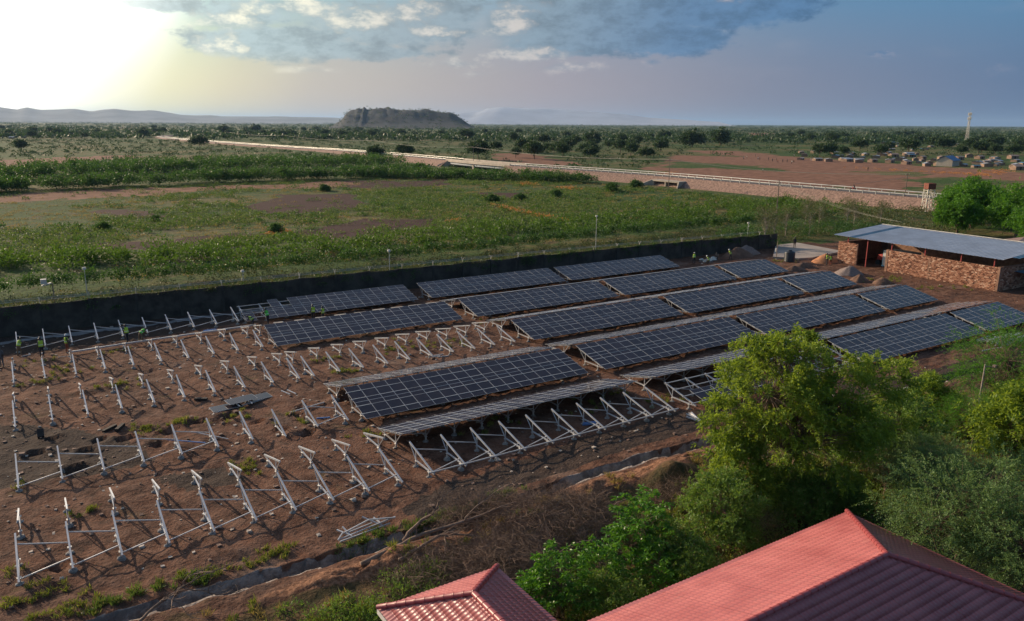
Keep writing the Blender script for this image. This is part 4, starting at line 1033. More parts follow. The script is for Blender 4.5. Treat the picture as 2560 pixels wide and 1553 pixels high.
def wire(a, b_, sag, r=.03, name='wire'):
    pts = [Vector(a).lerp(Vector(b_), k/16)-Vector((0, 0, sag*4*(k/16)*(1-k/16))) for k in range(17)]
    m_ = MB(); m_.tube(pts, r, 4, cap=False); ob(name, m_.mesh('wire', M['wire']), wr)
pos = [Vector((207, 900, 10.4)), Vector((209, 700, 10.2))]+[Vector((tops[i][0].x, tops[i][0].y, tops[i][1]-.28)) for i in (4, 3, 2, 1)]
for i in range(len(pos)-1):
    for o in ((-.8, .8) if i > 2 else (0,)): wire(pos[i]+Vector((o, 0, 0)), pos[i+1]+Vector((o, 0, 0)), 1.6, .05 if i < 3 else .035)
q0 = Vector((tops[0][0].x, tops[0][0].y, tops[0][1]-.28))
for o in (-.8, 0, .8):
    wire(q0+Vector((o, 0, 0)), shp(2+o, 11.4, 6.2), .9, .012); wire(q0+Vector((o, 0, -.5)), Vector((207.0+o, 118.9, 8.9)), 1.2, .012)
def lamp(loc, h, lab, kind=0):
    t = thing('flood_light_pole', lab, 'light pole', loc, 0, 'slim light poles along the dark wall')
    b = MB(); b.tube([(0, 0, -.3), (0, 0, h)], [.06, .04], 7); ob('post', b.mesh('post', M['steel_dull']), t)
    b = MB(); b.hexa([(-.2, -.12, h-.04), (.2, -.12, h-.04), (.2, .14, h+.04), (-.2, .14, h+.04), (-.17, -.09, h+.18), (.17, -.09, h+.18), (.17, .11, h+.22), (-.17, .11, h+.22)]); ob('lamp_head', b.mesh('lamp_head', M['whitepaint']), t)
    b = MB(); b.bar((0, 0, h-.6), (.0, -.35, h-.4), .04); ob('bracket', b.mesh('bracket', M['steel_dull']), t)
lamp((5.6, 95.3, 0), 6.0, 'light pole behind the dark wall, leftmost tall one with square head')
lamp((41.3, 94.6, 0), 5.1, 'light pole behind the dark wall, above the gap between two panel tables')
lamp((80.5, 99.6, 0), 6.9, 'light pole behind the dark wall, above the farthest solar table')
lamp((110.0, 93.2, 0), 4.6, 'light pole at the far corner of the dark wall')
lamp((22.2, 94.6, 0), 4.2, 'light pole behind the dark wall, above the workers fitting panels')
t = thing('slanted_lamp', 'slim pole with a slanted white lamp at the wall\'s left end', 'light pole', (2.4, 94.0, 0))
b = MB(); b.tube([(0, 0, -.3), (0, 0, 5.0)], .06, 7); ob('post', b.mesh('post', M['wood']), t)
b = MB(); b.hexa([(-1.0, -.2, 4.75), (-.1, -.2, 5.0), (-.1, .2, 5.0), (-1.0, .2, 4.75), (-1.0, -.2, 4.85), (-.1, -.2, 5.1), (-.1, .2, 5.1), (-1.0, .2, 4.85)]); b.box(-1.05, -.5, -.3, .3, 5.0, 5.5); ob('lamp_head', b.mesh('lamp_head', M['whitepaint']), t)
# elevated water tank
b = MB(); b.box(-.9, LEN+.5, (DEP+.5)*sgn-.12, (DEP+.5)*sgn+.12, zr_+.09, zr_+.16); ob('ridge_flashing', b.mesh('ridge_flashing', M['whitepaint']), shed)
wt = thing('water_tower', 'rust-red square water tank on tall white lattice legs', 'water tower', (197.2, 110.0, 0), -.5)
b = MB(); b.hexa([(-.98, -.98, 6.0), (.98, -.98, 6.0), (.98, .98, 6.0), (-.98, .98, 6.0), (-1, -1, 7.5), (1, -1, 7.5), (1, 1, 7.5), (-1, 1, 7.5)])
for q in (-.6, .6):
    b.box(q*.55-.03, q*.55+.03, -1.02, 1.02, 6.0, 7.52); b.box(-1.02, 1.02, q*.55-.03, q*.55+.03, 6.0, 7.52)
ob('tank', b.mesh('tank', M['rust']), wt)
for sx_ in (-1, 1):
    for sy_ in (-1, 1): b = MB(); b.bar((sx_*1.0, sy_*1.0, -.2), (sx_*.88, sy_*.88, 6.0), .15); ob('leg', b.mesh('leg', M['whitepaint']), wt)
for f_ in range(4):
    b = MB(); mt_ = Matrix.Rotation(f_*math.pi/2, 3, 'Z')
    for (z0, z1) in ((.3, 3.0), (3.0, 5.7)):
        for s in (-1, 1): b.bar(mt_ @ Vector((-.94*s, -.96, z0)), mt_ @ Vector((.9*s, -.92, z1)), .08)
        b.bar(mt_ @ Vector((-.92, -.92, z1)), mt_ @ Vector((.92, -.92, z1)), .09)
    ob('cross_brace', b.mesh('cross_brace', M['whitepaint']), wt)
# pavilion roof peeping over the trees
kio = thing('thatched_kiosk', 'small brown pyramid roof behind the red water tank', 'hut', (222, 113, 0))
b = MB(); b.hexa([(-3, -3, 3.1), (3, -3, 3.1), (3, 3, 3.1), (-3, 3, 3.1), (-.1, -.1, 5.2), (.1, -.1, 5.2), (.1, .1, 5.2), (-.1, .1, 5.2)]); ob('roof', b.mesh('roof', M['deadwood']), kio)
for qx in (-2.4, 2.4):
    for qy in (-2.4, 2.4): b = MB(); b.box(qx-.1, qx+.1, qy-.1, qy+.1, 0, 3.15); ob('post', b.mesh('post', M['wood']), kio)
# telecom lattice mast
tm = thing('telecom_mast', 'tall white lattice telecom mast above the settlement', 'mast', (781, 406, 0))
H = 34.0
for k in range(4):
    a = math.pi/4+k*math.pi/2; b = MB(); b.bar((1.9*math.cos(a), 1.9*math.sin(a), 0), (.65*math.cos(a), .65*math.sin(a), H), .16); ob('leg', b.mesh('leg', M['whitepaint']), tm)
b = MB(); nseg = 13
for i in range(nseg):
    z0, z1 = H*i/nseg, H*(i+1)/nseg; r0 = 1.9+(.65-1.9)*i/nseg; r1 = 1.9+(.65-1.9)*(i+1)/nseg
    for k in range(4):
        a = math.pi/4+k*math.pi/2; c_ = a+math.pi/2
        b.bar((r0*math.cos(a), r0*math.sin(a), z0), (r1*math.cos(c_), r1*math.sin(c_), z1), .09); b.bar((r0*math.cos(c_), r0*math.sin(c_), z0), (r1*math.cos(a), r1*math.sin(a), z1), .09)
ob('lattice', b.mesh('lattice', M['whitepaint']), tm)
for (z, n_, r_) in ((32.5, 3, 1.4), (28.5, 3, 1.4), (24.5, 2, 1.3)):
    for k in range(n_): a = k*2*math.pi/n_+.4; b = MB(); b.box(r_*math.cos(a)-.3, r_*math.cos(a)+.3, r_*math.sin(a)-.3, r_*math.sin(a)+.3, z-1.3, z+1.3); ob('antenna', b.mesh('antenna', M['whitepaint']), tm)
b = MB(); b.tube([(0, 0, H), (0, 0, H+4)], .08, 5); ob('lightning_rod', b.mesh('lightning_rod', M['steel_dull']), tm)
# ------------------------------------------------------------------ settlement
M['tinpale'] = simple('pale_tin_roof', (0.34, 0.33, 0.32), 0.5, 0.2, 0.3, 0.5)
M['tinbright'] = simple('bright_tin_roof', (0.46, 0.47, 0.50), 0.45, 0.3, 0.3, 0.5)
M['tinrust'] = simple('rust_streaked_roof', (0.34, 0.24, 0.19), 0.6, 0.2, 0.3, 0.4)
M['mud'] = simple('mud_wall', (0.27, 0.18, 0.13), 0.95, 0, 0.2, 0.4)
M['blueroof'] = simple('blue_house_roof', (0.05, 0.14, 0.30), 0.5, 0.1, 0.15, 0.3)
def hut_mesh(w_, d_, h_, rh, m):
    b = MB(); b.box(-w_/2, w_/2, -d_/2, d_/2, 0, h_); wme = b.mesh('wall', M['mud'])
    b = MB(); o = .35; z = h_-.02
    for s in (-1, 1): b.hexa([(-w_/2-o, 0, z+rh), (w_/2+o, 0, z+rh), (w_/2+o, s*(d_/2+o), z-.1), (-w_/2-o, s*(d_/2+o), z-.1), (-w_/2-o, 0, z+rh+.06), (w_/2+o, 0, z+rh+.06), (w_/2+o, s*(d_/2+o), z-.04), (-w_/2-o, s*(d_/2+o), z-.04)])
    for s in (-1, 1): b.tri((s*w_/2, -d_/2, h_), (s*w_/2, d_/2, h_), (s*w_/2, 0, h_+rh-.05))
    rme = b.mesh('roof', m); b = MB(); b.box(-.45, .45, -d_/2-.04, -d_/2+.02, 0, 1.8); dme = b.mesh('door', M['dark'])
    return wme, rme, dme
HT = [hut_mesh(7, 5, 1.9, .55, M['tinpale']), hut_mesh(8, 5.0, 2.0, .6, M['tinbright']), hut_mesh(6, 4.5, 2.1, .7, M['tinrust']), hut_mesh(5, 4, 2.0, .6, M['tinbright']), hut_mesh(7, 4.5, 2.0, .5, M['tinblue'])]
HL = ['pale tin-roofed hut of the settlement beyond the dirt pitch', 'bright tin-roofed long hut of the settlement beyond the dirt pitch', 'rust-roofed mud hut of the settlement beyond the dirt pitch', 'small bright tin-roofed hut of the settlement beyond the dirt pitch', 'blue-sheeted hut of the settlement beyond the dirt pitch']
rs = random.Random(4)
def c7p(x, y): return G(1660+x/2.738, 250+y/2.738)
spots = []
for k in range(150):
    x_, y_ = (rs.uniform(930, 2464), 0)
    lo = 352+(x_-930)*.03; hi = 416+(x_-930)*.045
    if k > 110: lo, hi = 285, 350
    if k > 110: x_ = rs.uniform(1400, 2500)
    y_ = rs.uniform(lo, hi)
    p = c7p(x_, y_)
    if any((p-q).length < 7.5 for q in spots): continue
    spots.append(p); v_ = rs.choice([0, 0, 1, 2, 2, 2, 3, 4]) if k <= 110 else rs.choice([0, 1, 4])
    t = thing('settlement_hut', HL[v_], 'hut', p, rs.uniform(-.5, .9), 'tin-roofed huts of the settlement', rs.uniform(.55, .95))
    for nme, me in zip(('wall', 'roof', 'door'), HT[v_]): ob(nme, me, t)
for (x_, y_, s_) in ((2000, 240, 1.3), (320, 225, 1.2)): pass
for (px, py, v_) in ((210, 327, 1), (115, 332, 0), (140, 330, 3), (455, 316, 1), (480, 315, 0), (660, 335, 1), (635, 338, 3), (700, 336, 0), (850, 342, 1), (893, 339, 4), (60, 345, 3), (30, 347, 3), (920, 338, 0), (1270, 318, 1), (560, 318, 3), (380, 320, 3)):
    t = thing('distant_building', ['pale roofed building among the trees of the far left plain', 'long white-roofed building among the trees of the far plain', '', 'tiny white hut among the trees of the far plain', 'blue-grey roofed building left of the mesa foot'][v_], 'building', G(px, py), rs.uniform(-.4, .4), 'white roofs scattered on the far plain', 1.0 if v_ != 1 else 1.5)
    for nme, me in zip(('wall', 'roof', 'door'), HT[v_]): ob(nme, me, t)
bh = thing('blue_roofed_house', 'long house with blue gable roof and pale end wall by the dirt pitch', 'house', c7p(1940, 452), .25)
b = MB(); b.box(-7, 7, -4, 4, 0, 3.2); b.tri((-7, -4, 3.2), (-7, 4, 3.2), (-7, 0, 5.5)); b.tri((7, -4, 3.2), (7, 4, 3.2), (7, 0, 5.5)); ob('wall', b.mesh('wall', M['plaster']), bh)
b = MB()
for s in (-1, 1): b.hexa([(-7.5, 0, 5.55), (7.5, 0, 5.55), (7.5, s*4.7, 3.0), (-7.5, s*4.7, 3.0), (-7.5, 0, 5.65), (7.5, 0, 5.65), (7.5, s*4.7, 3.1), (-7.5, s*4.7, 3.1)])
ob('roof', b.mesh('roof', M['blueroof']), bh)
# thorn fence along the settlement edge
# ------------------------------------------------------------------ vegetation
LM = {
 'belt': leafmat('bush_leaf', (0.014, 0.054, 0.009), (0.098, 0.190, 0.025), 0.4),
 'neem': leafmat('neem_leaf', (0.045, 0.125, 0.014), (0.27, 0.37, 0.048), 0.5),
 'mango': leafmat('glossy_leaf', (0.024, 0.101, 0.011), (0.126, 0.312, 0.030), 0.38, 0.38),
 'feather': leafmat('feathery_leaf', (0.051, 0.119, 0.042), (0.192, 0.301, 0.100), 0.40),
 'shrub': leafmat('shrub_leaf', (0.035, 0.101, 0.019), (0.176, 0.290, 0.053), 0.42, 0.55, (0.216, 0.162, 0.068), 0.05),
 'olive': leafmat('olive_scrub_leaf', (0.043, 0.074, 0.027), (0.121, 0.142, 0.049), 0.3, 0.6, (0.203, 0.135, 0.068), 0.12),
 'bright': leafmat('bright_tree_leaf', (0.022, 0.108, 0.011), (0.115, 0.277, 0.024), 0.45),
 'thicket': leafmat('thicket_leaf', (0.014, 0.059, 0.014), (0.077, 0.171, 0.033), 0.35),
 'weed': leafmat('field_weed_leaf', (0.027, 0.077, 0.018), (0.132, 0.210, 0.050), 0.38, 0.6, (0.297, 0.230, 0.095), 0.10),
 'dry': leafmat('dry_grass_blade', (0.189, 0.142, 0.051), (0.378, 0.297, 0.115), 0.3, 0.7),
 'grass': leafmat('green_grass_blade', (0.061, 0.115, 0.016), (0.189, 0.236, 0.038), 0.35, 0.6, (0.351, 0.284, 0.095), 0.28),
 'far': leafmat('far_tree_leaf', (0.019, 0.057, 0.022), (0.057, 0.105, 0.032), 0.25),
 'orange': leafmat('orange_dry_herb', (0.405, 0.162, 0.054), (0.600, 0.297, 0.108), 0.3),
}
def nrmz(a): return a/np.maximum(np.linalg.norm(a, axis=-1, keepdims=True), 1e-9)
def leaf_arrays(P, D, L, W, r):
    """one diamond-shaped leaf per row"""
    n = len(P); D = nrmz(D); rnd = r.normal(size=(n, 3)); S = nrmz(np.cross(D, rnd))
    L = np.broadcast_to(L, (n,))[:, None]; W = np.broadcast_to(W, (n,))[:, None]
    mid = P+D*L*0.5+np.array([0, 0, 1.0])*L*0.06
    V = np.stack([P, mid+S*W*0.5, P+D*L, mid-S*W*0.5], 1).reshape(-1, 3)
    return V, np.arange(n*4).reshape(-1, 4)
def spray_arrays(B, D, L, k, lL, lW, droop, r, spread=1.0):
    """stalks with k leaflets each"""
    n = len(B); D = nrmz(D); L = np.broadcast_to(L, (n,))
    t = np.tile((np.arange(k)+.5)/k, (n, 1)); sd = np.where(np.arange(k) % 2 == 0, 1.0, -1.0)[None, :, None]
    S = nrmz(np.cross(D, r.normal(size=(n, 3))))
    P = B[:, None, :]+D[:, None, :]*(L[:, None]*t)[:, :, None]; P[:, :, 2] -= droop*L[:, None]*t**2
    DD = S[:, None, :]*sd*spread+D[:, None, :]*0.7+r.normal(size=(n, k, 3))*0.25; DD[:, :, 2] -= droop*0.6
    m_ = n*k
    return leaf_arrays(P.reshape(-1, 3), DD.reshape(-1, 3), lL*r.uniform(.7, 1.25, m_), lW*r.uniform(.8, 1.2, m_), r)
def merge(parts):
    V = []; F = []; o = 0
    for v, f in parts: V.append(v); F.append(f+o); o += len(v)
    return np.concatenate(V), np.concatenate(F)
def blob_points(blobs, n, r, shell=0.55, low=0.25):
    out = []; w_ = np.array([b[3]*b[4]*b[5] for b in blobs])**.7; w_ = w_/w_.sum()
    for b, ww in zip(blobs, w_):
        m_ = int(n*ww)+1; d = nrmz(r.normal(size=(m_*3, 3))); rad = r.uniform(shell**2, 1, m_*3)**.5
        rad = rad*(1+.22*np.sin(d[:, 0]*5+b[0])*np.cos(d[:, 1]*4+b[1])+.12*np.sin(d[:, 2]*7+d[:, 0]*6))
        keep = (d[:, 2] > -.35) | (r.random(m_*3) < low)
        p = (d*rad[:, None])[keep][:m_]
        out.append(p*np.array(b[3:6])+np.array(b[:3]))
    return np.concatenate(out)
def branches(C, blobs, th, tr, r, m, name='trunk', sides=5, lean=(0, 0)):
    """trunk, one limb per blob, a twig to every leaf clump"""
    b = MB(); top = Vector((lean[0], lean[1], th))
    b.tube([(0, 0, -.3), (lean[0]*.3+r.normal(0, .05), lean[1]*.3, th*.45), top], [tr*1.25, tr, tr*.8], 7)
    for bl in blobs:
        c = Vector(bl[:3]); lim = [top+(c-top)*t+Vector((r.normal(0, .12), r.normal(0, .12), 0))*(0 < t < 1) for t in (0, .35, .7, 1)]
        b.tube([top-Vector((0, 0, .1))]+lim[1:], [tr*.7, tr*.5, tr*.32, tr*.16], sides)
        cn_ = [p for p in C if ((p-np.array(bl[:3]))/np.array(bl[3:6])*1.0).dot((p-np.array(bl[:3]))/np.array(bl[3:6])) < 1.7]
        for p in cn_:
            s = lim[r.integers(1, 4)]; p = Vector(p); md = s.lerp(p, .55)+Vector((r.normal(0, .1), r.normal(0, .1), .08))
            b.tube([s, md, p], [tr*.10, tr*.06, tr*.03], 3, cap=False)
    return b.mesh(name, m)
def make_tree(seed, blobs, th, tr, nclump, style, lm, bark, clump_r=.5, per=14, leafL=.1, leafW=.04, sprayL=.35, k=8, droop=.35, lean=(0, 0), shell=.55):
    r = np.random.default_rng(seed)
    C = blob_points(blobs, nclump, r, shell)
    tm_ = branches(C, blobs, th, tr, r, bark, lean=lean)
    cen = np.mean([b[:3] for b in blobs], axis=0)
    B = np.repeat(C, per, 0); out = nrmz(B-cen)
    if style == 'whorl':
        B = B+r.normal(size=B.shape)*clump_r*.10
        D = r.normal(size=B.shape); D[:, 2] = np.abs(D[:, 2])*.25+.12; D = nrmz(D)
        D2 = D.copy(); D2[:, 2] -= .75
        n = len(B); D = nrmz(D); P = B
        # long drooping leaf: two hinged diamonds
        v1 = leaf_arrays(P, D*.8+np.array([0, 0, .25]), leafL*r.uniform(.5, .65, n), leafW*r.uniform(.8, 1.2, n), r)
        st = nrmz(D*.8+np.array([0, 0, .25])); P2 = P+st*(leafL*.42)
        v2 = leaf_arrays(P2, nrmz(D+np.array([0, 0, -.55])), leafL*r.uniform(.55, .8, n), leafW*r.uniform(.8, 1.2, n), r)
        V, F = merge([v1, v2])
    else:
        B = B+r.normal(size=B.shape)*clump_r*.5*np.array([1, 1, .75])
        D = out*.8+r.normal(size=B.shape)*.8; D[:, 2] += .25
        if style == 'feather': D = out*.9+r.normal(size=B.shape)*.55; D[:, 2] += .15
        V, F = spray_arrays(B, D, sprayL*r.uniform(.6, 1.3, len(B)), k, leafL, leafW, droop, r, .9)
    return tm_, npmesh('crown', V, F, lm)
def plant(name, label, cat, meshes, loc, rz=0.0, sc=1.0, group=None):
    t = thing(name, label, cat, loc, rz, group, sc)
    ob('trunk', meshes[0], t); c = ob('crown', meshes[1], t)
    return t
# --- foreground trees and shrubs
neem = make_tree(11, [(-1.6, .9, 5.9, 3.3, 3.3, 3.1), (2.1, -1.4, 5.5, 3.0, 3.0, 2.7), (-.4, -.8, 3.9, 4.6, 3.8, 2.2), (-2.6, 1.5, 4.2, 1.9, 1.9, 1.7), (-.6, .6, 7.7, 2.0, 2.0, 1.8)], 2.4, .24, 330, 'spray', LM['neem'], M['bark'], .42, 20, .21, .07, .40, 9, .35)
plant('neem_tree', 'big yellow-green leafy tree standing over the trench before the panels', 'tree', neem, (37.6, 26.9, 0), 0, 1.08)
mango1 = make_tree(21, [(0, 0, 1.7, 1.25, 1.25, 1.3), (.5, -.3, .9, 1.3, 1.2, .8)], .7, .07, 120, 'whorl', LM['mango'], M['bark'], .3, 13, .30, .075)
mango2 = make_tree(22, [(0, 0, 2.3, 1.5, 1.5, 1.5), (-.7, .2, 1.3, 1.4, 1.3, 1.1), (.6, .5, 1.4, 1.2, 1.2, 1.0)], .9, .09, 190, 'whorl', LM['mango'], M['bark'], .3, 13, .31, .075)
def atz(px, py, z): v = G(px, py, z); return (v.x, v.y, 0.0)
gm_ = 'glossy whorl-leaved shrubs between the roofs and the brush'
plant('whorled_shrub', 'tall glossy shrub with drooping leaf whorls right of the brush pile', 'shrub', mango2, atz(1600, 1335, 2.0), .3, 1.1, gm_)
plant('whorled_shrub', 'glossy whorl-leaved shrub just behind the small red roof', 'shrub', mango2, atz(1395, 1455, 1.8), 2.1, .92, gm_)
plant('whorled_shrub', 'low glossy shrub between the two taller whorl-leaved ones', 'shrub', mango1, atz(1500, 1420, 1.4), 1.2, 1.0, gm_)
plant('whorled_shrub', 'small glossy shrub touching the small roof\'s right slope', 'shrub', mango1, atz(1330, 1478, 1.3), 4.0, .8, gm_)
plant('whorled_shrub', 'glossy shrub in the shade beside the large roof\'s eave', 'shrub', mango1, atz(1640, 1430, 1.2), 5.0, .9, gm_)
shr1 = make_tree(31, [(0, 0, 1.6, 1.7, 1.7, 1.3), (.9, .3, 1.0, 1.3, 1.2, .9), (-.8, -.4, .9, 1.2, 1.3, .8)], .6, .06, 120, 'spray', LM['shrub'], M['bark'], .42, 15, .17, .07, .32, 6, .3)
shr2 = make_tree(32, [(0, 0, 2.6, 2.2, 2.2, 2.0), (1.2, .4, 1.6, 1.7, 1.7, 1.3), (-1.0, -.3, 1.5, 1.6, 1.6, 1.2)], 1.3, .10, 170, 'spray', LM['shrub'], M['bark'], .45, 16, .18, .075, .36, 7, .3)
yel = make_tree(33, [(0, 0, 2.0, 1.7, 1.7, 1.7), (.5, .6, 3.2, 1.2, 1.2, 1.1), (-.9, 0, 1.2, 1.3, 1.3, 1.0)], 1.0, .09, 120, 'spray', LM['neem'], M['bark'], .42, 16, .20, .07, .38, 8, .35)
twig_shr = make_tree(34, [(0, 0, 1.5, 1.6, 1.6, 1.2), (.8, .2, 1.9, 1.1, 1.1, .9)], .5, .06, 120, 'spray', LM['olive'], M['deadwood'], .5, 6, .09, .035, .3, 6, .25)
gs = 'garden shrubs round the large house'
plant('leafy_shrub', 'yellow-green leafy shrub under the big tree\'s left side', 'shrub', yel, atz(1850, 1215, 1.6), .2, 1.05, gs)
plant('leafy_shrub', 'green shrub in front of the big tree\'s left edge', 'shrub', shr2, atz(1800, 1290, 1.5), .9, .85, gs)
plant('leafy_shrub', 'dense green shrub at the far corner of the large red roof', 'shrub', shr1, atz(2075, 1235, 1.3), 1.9, 1.0, gs)
plant('leafy_shrub', 'dark green shrub right under the big tree\'s crown', 'shrub', shr1, atz(1975, 1215, 1.2), 3.0, .9, gs)
plant('leafy_shrub', 'thin twiggy shrub left of the feathery tree', 'shrub', twig_shr, atz(2215, 1200, 1.3), .4, 1.1, gs)
plant('leafy_shrub', 'twiggy grey-green shrub beside the concrete marker post', 'shrub', twig_shr, atz(1890, 1150, 1.2), 2.4, .9, gs)
plant('leafy_shrub', 'straggly green shrub along the large roof\'s left eave', 'shrub', shr1, atz(1720, 1420, 1.1), 4.1, .85, gs)
plant('leafy_shrub', 'sparse shrub on the orange earth beside the red roof', 'shrub', twig_shr, atz(1900, 1310, 1.0), 3.3, .8, gs)
plant('leafy_shrub', 'green bush in the gap between twiggy shrub and pale pole', 'shrub', shr1, atz(2150, 1120, 1.3), .2, 1.1, gs)
plant('leafy_shrub', 'low bush spreading at the large roof\'s left eave end', 'shrub', shr1, atz(1530, 1500, 1.0), 2.0, .8, gs)
plant('leafy_shrub', 'bush half hidden behind the large roof\'s upper corner', 'shrub', shr1, atz(2010, 1270, 1.0), 2.7, .8, gs)
plant('leafy_shrub', 'green shrub between the two tallest whorl-leaved shrubs and roof', 'shrub', shr1, atz(1660, 1370, 1.0), 1.7, .9, gs)
feath = make_tree(41, [(0, 0, 3.7, 3.0, 3.0, 2.3), (-2.2, 1.0, 3.0, 2.2, 2.2, 1.7), (1.6, -1.6, 3.6, 2.4, 2.4, 2.0), (-.8, -1.8, 2.6, 2.2, 2.2, 1.6)], 1.6, .15, 330, 'feather', LM['feather'], M['bark'], .5, 8, .11, .045, .85, 15, .30)
plant('feathery_tree', 'big feathery grey-green thorn tree overhanging the large red roof', 'tree', feath, atz(2415, 1270, 3.6), .3, 1.05)
plant('feathery_tree', 'second feathery thorn tree at the frame edge above the roof', 'tree', feath, atz(2590, 1370, 3.6), 2.2, .9)
plant('feathery_tree', 'smaller feathery thorn tree behind the overhanging one', 'tree', feath, atz(2330, 1150, 2.8), 4.0, .72)
gt = 'garden trees right of the big tree'
plant('garden_tree', 'round green tree between the big tree and the pale pole', 'tree', shr2, atz(2235, 1085, 2.4), .5, 1.1, gt)
plant('garden_tree', 'fresh green tree beside the trench end, right of the panels', 'tree', yel, atz(2345, 1010, 2.0), 1.5, .95, gt)
soft = make_tree(42, [(0, 0, 4.2, 3.4, 3.4, 2.8), (2.0, -1.5, 3.4, 2.6, 2.6, 2.2), (-1.6, 1.0, 3.0, 2.4, 2.4, 1.8)], 2.0, .16, 260, 'feather', LM['bright'], M['bark'], .6, 9, .10, .04, .75, 14, .3)
plant('garden_tree', 'soft dark green tree at the right edge below the panels', 'tree', soft, atz(2510, 940, 3.4), .5, 1.1, gt)
plant('garden_tree', 'soft green tree left of the one at the right edge', 'tree', soft, atz(2440, 1050, 2.2), 2.5, .6, gt)
plant('garden_tree', 'yellow-green large-leaved tree at the right edge', 'tree', yel, atz(2535, 1075, 2.8), 3.3, 1.4, gt)
plant('garden_tree', 'yellow-green tree low at the right edge above the feathery tree', 'tree', yel, atz(2565, 1010, 2.4), 5.1, 1.1, gt)
# --- bright trees by the water tower
bt_ = make_tree(51, [(0, 0, 6.2, 4.2, 4.2, 3.4), (2.6, 1.2, 5.0, 3.2, 3.2, 2.6), (-2.6, -.8, 4.6, 3.0, 3.0, 2.4), (.4, -2.4, 4.0, 3.2, 2.8, 2.4)], 2.6, .28, 210, 'spray', LM['bright'], M['bark'], 1.1, 16, .42, .20, .9, 7, .3)
for i, (x_, y_, s_, lab) in enumerate(((186, 96, .92, 'bright green tree just right of the red water tank'), (176, 88, 1.05, 'tall bright green tree at the centre of the clump by the water tank'), (170, 76, 1.0, 'bright green tree at the right edge behind the shed'), (186, 80, 1.0, 'bright green tree at the back of the clump, right edge'), (163, 84, .78, 'smaller bright green tree in front of the clump behind the shed'), (158, 68, .8, 'small bright green tree behind the shed\'s far end'), (196, 95, .85, 'bright green tree partly behind the red water tank'))):
    plant('leafy_tree', lab, 'tree', bt_, (x_, y_, 0), i*1.3, s_, 'bright green trees by the water tank')
# --- thin grey scrub trees behind the wall corner
scr = make_tree(61, [(0, 0, 4.2, 1.4, 1.4, 1.9), (.5, .3, 2.8, 1.2, 1.2, 1.1)], 2.2, .09, 90, 'spray', LM['olive'], M['palebark'], .5, 4, .16, .07, .5, 6, .3)
scl = ['first', 'second', 'third', 'fourth', 'fifth', 'sixth', 'seventh', 'eighth', 'ninth']
for i, (x_, y_, s_) in enumerate(((113.2, 92.0, 1.28), (122, 97, 1.0), (128, 99, 1.05), (134, 98, 1.0), (141, 101, 1.1), (147, 97, 1.15), (152, 102, 1.1), (158, 98, 1.0), (146, 108, 1.1))):
    plant('scrub_tree', 'thin grey scrub tree behind the shed, %s from the wall corner' % scl[i], 'tree', scr, (x_, y_, 0), i*1.1, s_, 'thin grey scrub trees behind the shed')
# --- dense masses
def mass(name, label, centers, radii, per, leafL, leafW, lm, seed, hz_=.8, sprays=0):
    r = np.random.default_rng(seed); C = np.repeat(np.asarray(centers, float), per, 0); Rr = np.repeat(np.asarray(radii, float), per, 0)
    d = nrmz(r.normal(size=C.shape)); d[:, 2] = np.abs(d[:, 2])*1.0-.25*(r.random(len(C)) < .5)
    rad = r.uniform(.35, 1, len(C))**.5
    rad = rad*(1+.25*np.sin(d[:, 0]*6+C[:, 0])*np.cos(d[:, 1]*5+C[:, 1]))
    P = C+d*Rr*rad[:, None]; P[:, 2] = np.maximum(P[:, 2], .03)
    D = d*.7+r.normal(size=C.shape)*.7; D[:, 2] += .2
    n = len(P); V, F = leaf_arrays(P, D, leafL*r.uniform(.6, 1.3, n), leafW*r.uniform(.6, 1.3, n), r)
    o = ob(name, npmesh(name, V, F, lm)); o['kind'] = 'stuff'; o['label'] = label
    return o
rv = np.random.default_rng(99)
# overgrown second fence behind the wall
hx = np.arange(-26, 160, .95); hy = np.interp(hx, [-26, 0, 26, 60, 118, 160], [115.5, 115.5, 113.8, 113.6, 116.2, 112])
cs = np.stack([hx+rv.normal(0, .4, len(hx)), hy+rv.normal(0, .35, len(hx)), .9+.5*rv.random(len(hx))], 1)
mass('overgrown_hedge', 'dark creeper-covered hedge running behind the boundary wall', cs, np.stack([.9+.5*rv.random(len(hx)), .7+.3*rv.random(len(hx)), 1.15+.75*rv.random(len(hx))], 1), 210, .30, .16, LM['thicket'], 71)
# bright bushes behind it
n = 420; bx = rv.uniform(-30, 188, n); by = np.interp(bx, [-30, -3, 20, 48, 64, 90, 150, 188], [146, 140, 133, 128, 131, 131, 134, 132])+rv.normal(0, 4.5, n)*(1+np.clip((bx-90)/60, 0, 1.5))
mass('bush_belt', 'belt of bright green bushes behind the overgrown hedge', np.stack([bx, by, rv.uniform(.3, .9, n)], 1), np.stack([rv.uniform(1.2, 2.8, n), rv.uniform(1.2, 2.4, n), rv.uniform(.9, 2.7, n)], 1), 150, .42, .22, LM['belt'], 72)
# weeds between wall and hedge
n = 800; bx = rv.uniform(-30, 140, n); by = rv.uniform(95.0, 113, n)
mass('roadside_weeds', 'olive weeds between the boundary wall and the hedge', np.stack([bx, by, rv.uniform(0, .3, n)], 1), np.stack([rv.uniform(.6, 1.7, n), rv.uniform(.6, 1.4, n), rv.uniform(.4, 1.7, n)], 1), 62, .27, .13, LM['olive'], 73)
